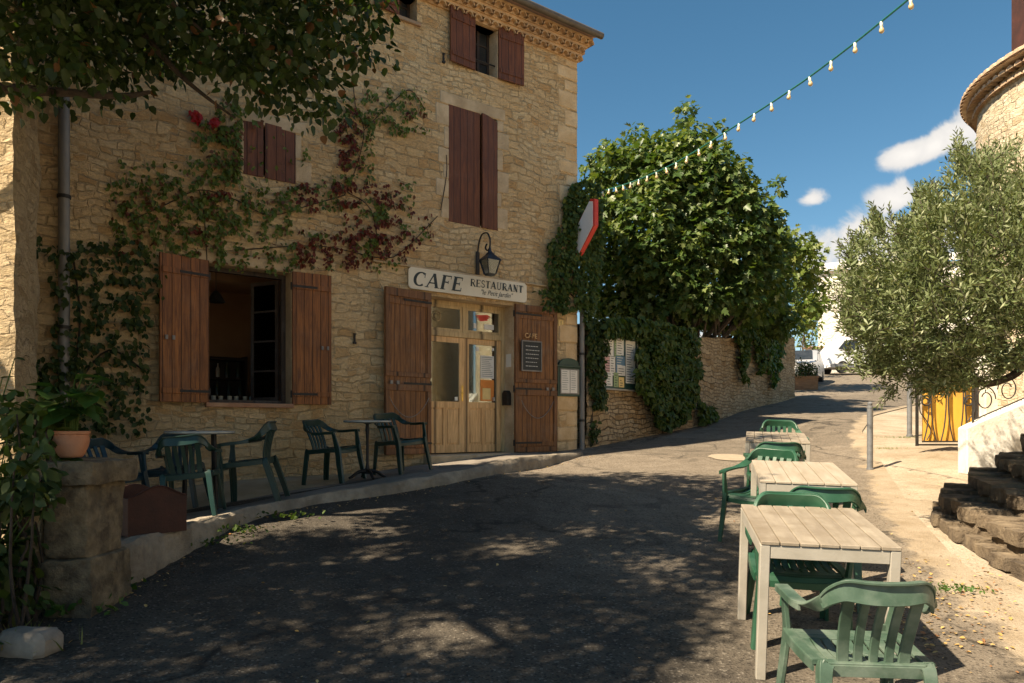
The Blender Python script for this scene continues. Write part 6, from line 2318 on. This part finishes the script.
# ================================================================== FURNITURE
def make_chair(mat, name='plastic_chair'):
    root = bpy.data.objects.new(name, None); col.objects.link(root); root.empty_display_size = .2
    Z3 = (0, 0, 1)
    # legs
    for sx in (-1, 1):
        mb = MB()   # front leg, carries the arm
        P_ = [(sx * .265, .25, 0), (sx * .252, .235, .2), (sx * .238, .225, .40), (sx * .25, .215, .52), (sx * .262, .205, .635)]
        pp = catmull(P_, 3); m_ = len(pp)
        mb.sweep(pp, [(.024 + .012 * math.sin(math.pi * min(1, i / m_ * 1.3)), .011) for i in range(m_)], side=(0, 1, 0))
        mb.sweep([Vector(p) + Vector((-sx * .012, .025, 0)) for p in pp[:8]], [(.018, .009) for i in range(8)], side=(1, 0, 0))
        mb.build('leg', mat, root, smooth=True)
        mb = MB()   # rear leg splayed back
        P_ = [(sx * .25, -.31, 0), (sx * .235, -.27, .2), (sx * .225, -.225, .40), (sx * .215, -.21, .44)]
        pp = catmull(P_, 3); m_ = len(pp)
        mb.sweep(pp, [(.022 + .014 * i / m_, .011) for i in range(m_)], side=(0, 1, 0))
        mb.sweep([Vector(p) + Vector((-sx * .014, -.026, 0)) for p in pp], [(.02 + .012 * i / m_, .009) for i in range(m_)], side=(1, 0, 0))
        mb.build('leg', mat, root, smooth=True)
        mb = MB()   # armrest: flat band sweeping up into the back
        P_ = [(sx * .266, .235, .63), (sx * .27, .12, .638), (sx * .266, -.02, .64), (sx * .246, -.14, .655), (sx * .218, -.215, .70)]
        pp = catmull(P_, 5); m_ = len(pp)
        sd = []
        for i in range(m_):
            t = i / (m_ - 1)
            t = max(0, (t - .5) * 2)
            sd.append(Vector((sx, 0, 0)).lerp(Vector((-sx * .2, 0, 1)), t * .7))
        mb.sweep(pp, [(.031, .008) for i in range(m_)], side=sd)
        mb.sweep([Vector(p) + Vector((sx * .026, 0, -.012)) for p in pp[:14]], [(.014, .005)] * 14, side=(0, 0, 1))
        mb.build('armrest', mat, root, smooth=True)
    # back: top rail + slats
    mb = MB()
    P_ = [(-.222, -.205, .692), (-.2, -.245, .735), (-.155, -.28, .768), (-.08, -.298, .765), (0, -.303, .763), (.08, -.298, .765), (.155, -.28, .768), (.2, -.245, .735), (.222, -.205, .692)]
    pp = catmull(P_, 4); m_ = len(pp)
    rr = []
    for i in range(m_):
        t = abs(i / (m_ - 1) * 2 - 1)
        rr.append((.047 - .018 * t ** 2, .0085))
    mb.sweep(pp, rr, side=[Vector((0, .22, 1)) for i in range(m_)])
    mb.sweep([Vector(p) + Vector((0, -.01 * (1 - abs(i / (m_ - 1) * 2 - 1)), rr[i][0] * .98 + .002)) for i, p in enumerate(pp)], [(.006, .013)] * m_, side=(0, 0, 1))
    mb.build('backrest', mat, root, smooth=True)
    bk = kids(root)[-1]
    for x in (-.135, -.068, 0, .068, .135):
        mb = MB()
        w_ = .024 if abs(x) > .1 else .018
        P_ = [(x * .92, -.195, .415), (x * .95, -.2, .5), (x, -.232, .62), (x * 1.02, -.283 + .07 * abs(x), .735)]
        pp = catmull(P_, 4)
        mb.sweep(pp, [(w_, .0075)] * len(pp), side=(1, 0, 0))
        mb.build('slat', mat, bk, smooth=True)
    # seat
    mb = MB()
    nst = 9
    W0 = .215
    for i in range(nst):
        u = -1 + 2 * (i + .5) / nst
        x = u * W0
        P_ = [(x * .93, -.205, .43), (x * .97, -.12, .415 - .012 * (1 - u * u)), (x, .0, .413 - .016 * (1 - u * u)), (x, .1, .422 - .01 * (1 - u * u))]
        pp = catmull(P_, 4)
        mb.sweep(pp, [(W0 / nst - .0045, .006)] * len(pp), side=(1, 0, 0))
    for (y0_, y1_, zz, w_) in ((-.215, -.15, .43, W0 + .01), (.085, .2, .428, W0 + .025)):
        pass
    ring = [(-.235, -.19, .432), (-.24, 0, .425), (-.245, .17, .428)]
    for sx in (-1, 1):
        pp = catmull([(sx * .228, -.2, .432), (sx * .236, -.05, .426), (sx * .243, .1, .428), (sx * .238, .2, .424)], 4)
        mb.sweep(pp, [(.024, .010)] * len(pp), side=(1, 0, 0))
        mb.sweep([Vector(p) + Vector((sx * .02, 0, -.018)) for p in pp], [(.022, .005)] * len(pp), side=(0, 0, 1))
    # front band, rolling down; back band
    for j, (yy, zz) in enumerate(((.115, .423), (.15, .426), (.185, .424))):
        mb.sweep(catmull([(-.235, yy, zz), (0, yy + .008, zz - .006), (.235, yy, zz)], 5), [(.0195, .006)] * 11, side=(0, 1, 0))
    mb.sweep(catmull([(-.235, .212, .408), (0, .225, .402), (.235, .212, .408)], 5), [(.02, .006)] * 11, side=(0, .5, -1))
    mb.sweep(catmull([(-.235, .222, .383), (0, .235, .377), (.235, .222, .383)], 5), [(.02, .005)] * 11, side=(0, 0, 1))
    mb.sweep([(-.215, -.2, .43), (.215, -.2, .43)], (.022, .009), side=(0, 1, 0))
    mb.sweep([(-.215, -.222, .405), (.215, -.222, .405)], (.025, .005), side=(0, 0, 1))
    mb.build('seat', mat, root, smooth=True)
    # under-seat ribs
    mb = MB()
    mb.sweep([(-.2, -.18, .4), (.2, .18, .385)], (.012, .004), side=(0, 0, 1)); mb.sweep([(.2, -.18, .4), (-.2, .18, .385)], (.012, .004), side=(0, 0, 1))
    mb.build('rib', mat, root)
    return root


def place(o, x, y, zf, face, tilt=True, z=None):
    """stand o on the surface, facing direction `face` in plan (its +Y)"""
    f = Vector((face[0], face[1])).normalized()
    e = .15
    z_ = zf(x, y) if z is None else z
    if tilt:
        gx_ = (zf(x + e, y) - zf(x - e, y)) / (2 * e); gy_ = (zf(x, y + e) - zf(x, y - e)) / (2 * e)
    else: gx_ = gy_ = 0
    up = Vector((-gx_, -gy_, 1)).normalized()
    fy = Vector((f.x, f.y, 0)); fy = (fy - up * fy.dot(up)).normalized()
    fx = fy.cross(up).normalized()
    m = Matrix((fx, fy, up)).transposed().to_4x4()
    m.translation = (x, y, z_)
    o.rotation_mode = 'XYZ'
    o.location = (x, y, z_)
    o.rotation_euler = m.to_euler()

tz2 = lambda x, y: TZ(x, y) + .014
chairs = {}
def chair(matname, x, y, zf, face, label, group, sc=1.0):
    if matname not in chairs:
        chairs[matname] = make_chair(M[matname]); o = chairs[matname]
    else:
        o = copy_tree(chairs[matname])
    tag(o, label, 'chair', group)
    place(o, x, y, zf, face)
    o.scale = (sc, sc, sc)
    return o
GS = 'green plastic chairs along the street tables'
GTc = 'green plastic chairs on the cafe terrace'
chair('green_grey', 1.50, 3.27, gz, (.08, 1), 'weathered grey-green plastic armchair nearest the camera at the front table', GS, .97)
chair('green', 1.70, 4.47, gz, (-.2, -1), 'bright green plastic armchair tucked in at the back of the front table', GS)
chair('green', 2.14, 5.22, gz, (.28, 1), 'green plastic armchair back to back with the brighter one by the middle table', GS)
chair('green', 2.25, 6.72, gz, (-.68, -.74), 'green plastic armchair with its arms sticking out left of the middle table', GS)
chair('green', 2.74, 7.75, gz, (.2, 1), 'dark backed green plastic armchair drawn up to the farthest slatted table', GS)
chair('green', 3.52, 9.75, gz, (-.2, -1), 'farthest green plastic armchair behind the farthest slatted table', GS)
# terrace
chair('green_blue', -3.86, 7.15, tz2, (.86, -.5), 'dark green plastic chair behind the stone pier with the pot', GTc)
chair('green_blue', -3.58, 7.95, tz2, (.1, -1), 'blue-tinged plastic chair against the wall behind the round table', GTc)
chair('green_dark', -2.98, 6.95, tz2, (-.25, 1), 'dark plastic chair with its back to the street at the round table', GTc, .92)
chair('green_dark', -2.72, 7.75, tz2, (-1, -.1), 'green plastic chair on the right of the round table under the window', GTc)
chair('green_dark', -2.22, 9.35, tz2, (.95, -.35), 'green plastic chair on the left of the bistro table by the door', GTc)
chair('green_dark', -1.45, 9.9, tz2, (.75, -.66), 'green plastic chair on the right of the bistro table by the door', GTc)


def slat_table(x, y, ang, w, L, label, slatmat='slat', ns=7):
    root = bpy.data.objects.new('slatted_table', None); col.objects.link(root)
    tag(root, label, 'table', 'slatted tables standing in a row along the road')
    h = .74
    for sx in (-1, 1):
        for sy in (-1, 1):
            mb = MB(); mb.box((sx * (w / 2) - (.05 if sx > 0 else 0), sy * L / 2 - (.05 if sy > 0 else 0), 0), (sx * (w / 2) + (.05 if sx < 0 else 0), sy * L / 2 + (.05 if sy < 0 else 0), h - .02), ch=.004)
            mb.build('leg', M['frame'], root)
    mb = MB()
    for sx in (-1, 1):
        mb.box((sx * (w / 2 - .004) - (.0 if sx < 0 else .03), -L / 2 + .051, h - .09), (sx * (w / 2 - .004) + (.03 if sx < 0 else 0), L / 2 - .051, h - .021), ch=.003)
        mb.box((-w / 2 + .051, sx * (L / 2 - .004) - (0 if sx < 0 else .03), h - .09), (w / 2 - .051, sx * (L / 2 - .004) + (.03 if sx < 0 else 0), h - .021), ch=.003)
    mb.build('apron', M['frame'], root)
    mb = MB()
    pw = w / ns
    for i in range(ns):
        a = -w / 2 + i * pw
        mb.box((a + .0025, -L / 2 - .003, h - .019), (a + pw - .0025, L / 2 + .003, h + random.uniform(-.0015, .0015)), ch=.003)
    mb.build('tabletop', M[slatmat], root)
    place(root, x, y, gz, (math.sin(ang), math.cos(ang)))
    return root
slat_table(1.69, 4.25, R(11), .67, .93, 'slatted table nearest the camera with a tan top and pale grey legs')
slat_table(2.33, 6.07, R(15), .68, 1.15, 'smoother grey-topped table in the middle of the row, half in tree shade', 'slat_grey', 6)
slat_table(3.10, 8.75, R(18), .68, 1.1, 'farthest slatted table in the row, sunlit and uphill of the others')

def bistro(x, y, label, r, ped):
    z = tz2(x, y)
    e = empty('bistro_table', (x, y, z), 0, label, 'table', 'round tables on the cafe terrace')
    mb = MB(); mb.lathe([(r * .2, .705), (r * .96, .712), (r, .72), (r, .735), (r - .01, .74), (.001, .741)], 36); mb.build('tabletop', M['tabletop'], e, smooth=True)
    if not ped: e.scale = (1, 1, 1.07)
    if ped:
        mb = MB(); mb.lathe([(.035, .06), (.03, .12), (.018, .2), (.018, .5), (.026, .62), (.02, .69), (.06, .704)], 14); mb.build('pedestal', M['blackmetal'], e, smooth=True)
        for k in range(4):
            a = k * math.pi / 2 + .5
            mb = MB(); mb.sweep(catmull([(math.cos(a) * .02, math.sin(a) * .02, .1), (math.cos(a) * .12, math.sin(a) * .12, .085), (math.cos(a) * .2, math.sin(a) * .2, .03), (math.cos(a) * .24, math.sin(a) * .24, .012)], 4), [.026 - .0009 * i for i in range(13)], n=7)
            mb.build('foot', M['blackmetal'], e, smooth=True)
    else:
        for k in range(4):
            a = k * math.pi / 2 - .35
            mb = MB(); mb.sweep([(math.cos(a) * r * .62, math.sin(a) * r * .62, 0), (math.cos(a) * r * .55, math.sin(a) * r * .55, .71)], (.017, .017), side=(math.cos(a), math.sin(a), 0)); mb.build('leg', M['blackmetal'], e)
    return e
bistro(-3.13, 7.42, 'round grey-topped table on four dark legs in front of the window', .33, False)
bistro(-1.84, 9.42, 'small round bistro table on a cast iron pedestal between two chairs', .3, True)

# ================================================================== FAR END OF THE STREET
# pale house
hb = at(818, 380, 47)
HH = empty('pale_house', (hb.x, hb.y, gz(hb.x, hb.y) - .5), R(-25), 'sunlit pale stone house at the top of the street', 'house')
mb = MB(); hz_t = at(818, 272, 47).z - HH.location.z
mb.box((0, 0, 0), (14, 8, hz_t)); mb.build('wall', M['farwhite'], HH)
mb = MB(); mb.poly([(-.3, -.3, hz_t), (14.3, -.3, hz_t), (14.3, 4, hz_t + 1.2), (-.3, 4, hz_t + 1.2)], (0, 0, .12)); mb.build('roof', M['farwhite'], HH)
# low terracotta coped wall
lw = at(808, 352, 43)
mb = MB(); mb.box((0, 0, -2), (9, .3, .9)); mb.box((-.1, -.1, .905), (9.1, .4, 1.05), 1, ch=.03)
o = mb.build('coped_wall', None, mats=[M['farwhite'], M['tile']]); o.location = (lw.x, lw.y, at(808, 349, 43).z - .9); o.rotation_euler = (0, 0, R(2)); tag(o, 'low wall with terracotta coping in front of the pale house', 'wall')
# shrub at the wall end
def bush(name, label, pxs, Yr, r, dens, size, mat, shape='ovate'):
    cl = [(at(x, y, random.uniform(*Yr)), r * random.uniform(.7, 1.2)) for (x, y) in pxs]
    o0 = Vector((cl[0][0].x, cl[0][0].y, gz(cl[0][0].x, cl[0][0].y)))
    e = empty(name, tuple(o0), 0, label, 'bush')
    C, A, N_, S = clump_leaves(cl, dens, size, spread=.4)
    leaf_mesh('foliage', rel(e, C), A, N_, S, shape, mat, e)
    mb = MB()
    for (c_, r_) in cl[:8]: limb(mb, (0, 0, -.1), tuple(c_ - o0), .05, .015)
    mb.build('stem', M['bark'], e)
    return e
random.seed(71)
bush('green_bush', 'yellow-green bush between the tree and the pale house', [(random.uniform(800, 816), random.uniform(318, 344)) for _ in range(14)], (36, 38), .5, 9, .2, M['tree2'])
# planter with dark shrub
pq = Vector((11.35, 29.0, 0)); pq.z = gz(11.35, 29.0) + .05
WPn = empty('wooden_planter', tuple(pq), R(-6), 'low wooden planter beside the uphill end of the stone wall', 'planter')
mb = MB(); mb.box((-.6, -.25, -.1), (.55, .3, .45), ch=.01); mb.box((-.63, -.28, .38), (.58, -.26, .46)); mb.build('box', M['planterwood'], WPn)
bush('planter_shrub', 'dark clipped shrub growing in the wooden planter', [(random.uniform(794, 815), random.uniform(362, 376)) for _ in range(30)], (28.8, 29.2), .24, 40, .09, M['ivy_dark'])


def wheel(parent, x, y, z, r, w=.2):
    mb = MB(); Mx = Matrix.Rotation(R(90), 4, 'X')
    m1 = MB(); m1.lathe([(r * .6, -w / 2), (r * .95, -w / 2), (r, -w / 2 + .03), (r, w / 2 - .03), (r * .95, w / 2), (r * .6, w / 2)], 24)
    o = MB().add([Mx @ Vector(v) for v in m1.v], m1.f).build('wheel', M['tyre'], parent, smooth=True); o.location = (x, y, z)
    m1 = MB(); m1.lathe([(.001, -w / 2 + .01), (r * .2, -w / 2 - .005), (r * .6, -w / 2 + .01), (r * .6, w / 2 - .01), (.001, w / 2)], 24)
    MB().add([Mx @ Vector(v) for v in m1.v], m1.f).build('rim', M['zinc'], o, smooth=True)

def vehicle(name, loc, rz, side, width, glass, wheels, mat, label, cat, r=.32, arches=True):
    """side: outline (x, z) of the body; glass: list of outlines (x,z) on the flanks"""
    e = empty(name, loc, rz, label, cat)
    mb = MB()
    n_ = len(side)
    vs = []
    for (yy, ins) in ((-width / 2, 0.0), (-width / 2 + .12, 1.0), (width / 2 - .12, 1.0), (width / 2, 0.0)):
        for (x, z) in side:
            k = max(0, (z - .9)) * .12
            y_ = yy + (k if yy < 0 else -k)
            cx_, cz_ = 0, .9
            s = 1.0 if ins else .985
            vs.append((x * s, y_, cz_ + (z - cz_) * (1.0 if ins else .96)))
    fc = []
    for t in range(3):
        for i in range(n_):
            a, b_ = t * n_ + i, t * n_ + (i + 1) % n_
            fc.append((a, b_, b_ + n_, a + n_))
    fc.append(tuple(range(n_))[::-1]); fc.append(tuple(3 * n_ + i for i in range(n_)))
    mb.add(vs, fc)
    mb.build('body', mat, e, smooth=True)
    for g in glass:
        mb = MB()
        for sgn in (-1, 1):
            pts = []
            for (x, z) in g:
                k = max(0, (z - .9)) * .12
                pts.append((x, sgn * (width / 2 - k + .006), .9 + (z - .9) * .96))
            mb.poly(pts, (0, -sgn * .01, 0))
        mb.build('window', M['carglass'], e)
    for (x) in wheels:
        for sgn in (-1, 1):
            wheel(e, x, sgn * (width / 2 - .09), r, r)
    return e
# van parked across the top of the street
vp = 0
van_side = [(-2.4, .3), (-2.42, .85), (-2.3, 1.12), (-1.95, 1.25), (-1.5, 1.8), (-1.1, 1.95), (2.2, 1.95), (2.38, 1.7), (2.42, .3)]
VX, VY = 18.9, 40.0
VN = vehicle('parked_van', (VX, VY, gz(VX, VY) - .02), R(6), van_side, 1.85, [[(-1.85, 1.28), (-1.45, 1.74), (-1.1, 1.82), (-.7, 1.82), (-.7, 1.25)]], (-1.6, 1.5), M['carwhite'],
        'white delivery van parked across the top of the street', 'van', .33)
mb = MB()
mb.box((-2.3, -.945, .36), (2.3, -.93, .5)); mb.build('side_trim', M['bollard'], VN)
mb = MB(); mb.box((-2.44, -.75, .85), (-2.36, -.45, 1.0)); mb.build('headlight', M['lens'], VN)
mb = MB(); mb.box((-2.44, .45, .85), (-2.36, .75, 1.0)); mb.build('headlight', M['lens'], VN)
text_mesh('\u2014 \u2014\u2014 \u2014', .3, .001, M['bluep'], VN, .6, -.96, 1.3, name='side_stripe') if False else None
# silver car, rear visible past the wall end
CX, CY = 12.9, 33.2
car_side = [(-2.0, .25), (-2.05, .75), (-1.2, .92), (-.5, 1.4), (.9, 1.42), (1.75, .98), (2.02, .9), (2.05, .28)]
CR = vehicle('parked_car', (CX, CY, gz(CX, CY) - .02), R(62), car_side, 1.7, [[(-1.0, .95), (-.45, 1.32), (.1, 1.36), (.1, .95)], [(.18, .95), (.18, 1.36), (.85, 1.36), (1.4, 1.0)]], (-1.3, 1.3), M['carsilver'],
        'silver car parked behind the planter beyond the stone wall', 'car', .3)
mb = MB(); mb.poly([(-1.16, -.66, .98), (-1.16, .66, .98), (-.56, .58, 1.4), (-.56, -.58, 1.4)], (-.02, 0, .01)); mb.build('windscreen', M['carglass'], CR)
for sg in (-1, 1):
    mb = MB(); mb.box((-2.09, sg * .62 - .14, .6), (-2.0, sg * .62 + .14, .74), ch=.02); mb.build('headlight', M['lens'], CR)

# ================================================================== SMALL THINGS ON THE GROUND
q = gat(730, 458)
mb = MB()
NS = 28
vs = [(0, 0, 0)]
for k in range(NS):
    a = 2 * math.pi * k / NS; rr = .34 * (1 + .12 * mnoise.noise(Vector((math.cos(a) * 2, math.sin(a) * 2, 1))))
    x, y = q.x + math.cos(a) * rr, q.y + math.sin(a) * rr * 1.2
    vs.append((x - q.x, y - q.y, gz(x, y) - q.z + .012))
vs[0] = (0, 0, .016)
mb.add(vs, [(0, 1 + k, 1 + (k + 1) % NS) for k in range(NS)])
o = mb.build('manhole_cover', mat_noise('pale_cement', (.29, .235, .165), (.36, .295, .21), 9, .9, .01)); o.location = q; tag(o, 'pale worn round cover in the road left of the farthest table', 'cover')


def scatter_leaves(name, pts, size, shape, mat, upr=.9, hstd=0, off=.01, zf=gz, parent=None):
    C = [(x, y, zf(x, y) + off + abs(random.gauss(0, hstd))) for x, y in pts]
    n_ = len(C)
    A = [(random.gauss(0, 1), random.gauss(0, 1), random.gauss(0, .15)) for _ in range(n_)]
    N_ = [(random.gauss(0, .25), random.gauss(0, .25), 1) for _ in range(n_)]
    return leaf_mesh(name, C, A, N_, size * rng.uniform(.5, 1.2, n_), shape, mat)
random.seed(81)
pts = []
for _ in range(1500):
    t = random.random() ** .8
    g = gat(*( (random.uniform(890, 1010), random.uniform(560, 650)) if random.random() < .6 else (random.uniform(850, 1020), random.uniform(480, 680))))
    if g: pts.append((g.x, g.y))
pts = pts[:380]
for _ in range(110):
    pts.append((random.uniform(-3.2, 2.8), random.uniform(3.2, 9)))
for _ in range(260):
    i = random.randrange(len(kq)); p = kq[i]
    pts.append((p.x + abs(random.gauss(.12, .1)) + .02, p.y - abs(random.gauss(.05, .08))))
o = scatter_leaves('fallen_leaves', pts, .032, 'ovate', M['litter'], off=.012); tag(o, 'dry yellow leaves scattered over the road and its edges', 'leaves', kind='stuff')

def tuft(name, px, py, n_, h, sp, mat, label, shape='blade', leaf=None):
    g = gat(px, py)
    e = empty(name, tuple(g), 0, label, 'weeds')
    C, A, N_, S = [], [], [], []
    for _ in range(n_):
        x, y = random.gauss(0, sp), random.gauss(0, sp * .6)
        C.append((x, y, 0.0 if shape == 'blade' else random.uniform(.01, h * .7)))
        A.append((random.gauss(0, .5), random.gauss(0, .5), 1.0 if shape == 'blade' else .4)); N_.append((random.gauss(0, 1), random.gauss(0, 1), .4 if shape == 'blade' else 1.2))
        S.append((leaf or h) * random.uniform(.5, 1.1))
    leaf_mesh('blades', C, A, N_, np.array(S), shape, mat, e)
for (px, py, n_, h, sp, mt, lab, shp, lf) in (
        (205, 545, 70, .09, .14, 'ivy', 'leafy green weed at the kerb foot, leftmost along the terrace', 'ovate', .045),
        (240, 534, 70, .09, .14, 'ivy', 'leafy green weed growing at the kerb foot below the round table', 'ovate', .05),
        (285, 520, 70, .09, .14, 'ivy', 'tallest leafy weed at the kerb foot, rightmost of the three', 'ovate', .05),
        (95, 592, 120, .1, .13, 'weed', 'spreading green weed at the foot of the stone pier', 'ovate', .08),
        (60, 615, 120, .14, .2, 'weed', 'weeds between the pier and the pale stone block', 'ovate', .07),
        (14, 648, 90, .16, .14, 'grass', 'dry grass tuft beside the pale stone block', 'blade', None),
        (12, 590, 200, .4, .2, 'grass', 'long dry grass in the dark left corner', 'blade', None),
        (888, 449, 130, .05, .16, 'grass', 'grass patch growing in the path behind the bollard', 'blade', None),
        (903, 438, 150, .05, .25, 'weed', 'grass patch round the foot of the bollard at the gate', 'blade', None),
        (955, 592, 140, .03, .12, 'weed', 'sparse green patch in the pale dirt below the steps', 'ovate', .03)):
    tuft('weed_tuft', px, py, n_, h, sp, M[mt], lab, shp, lf)
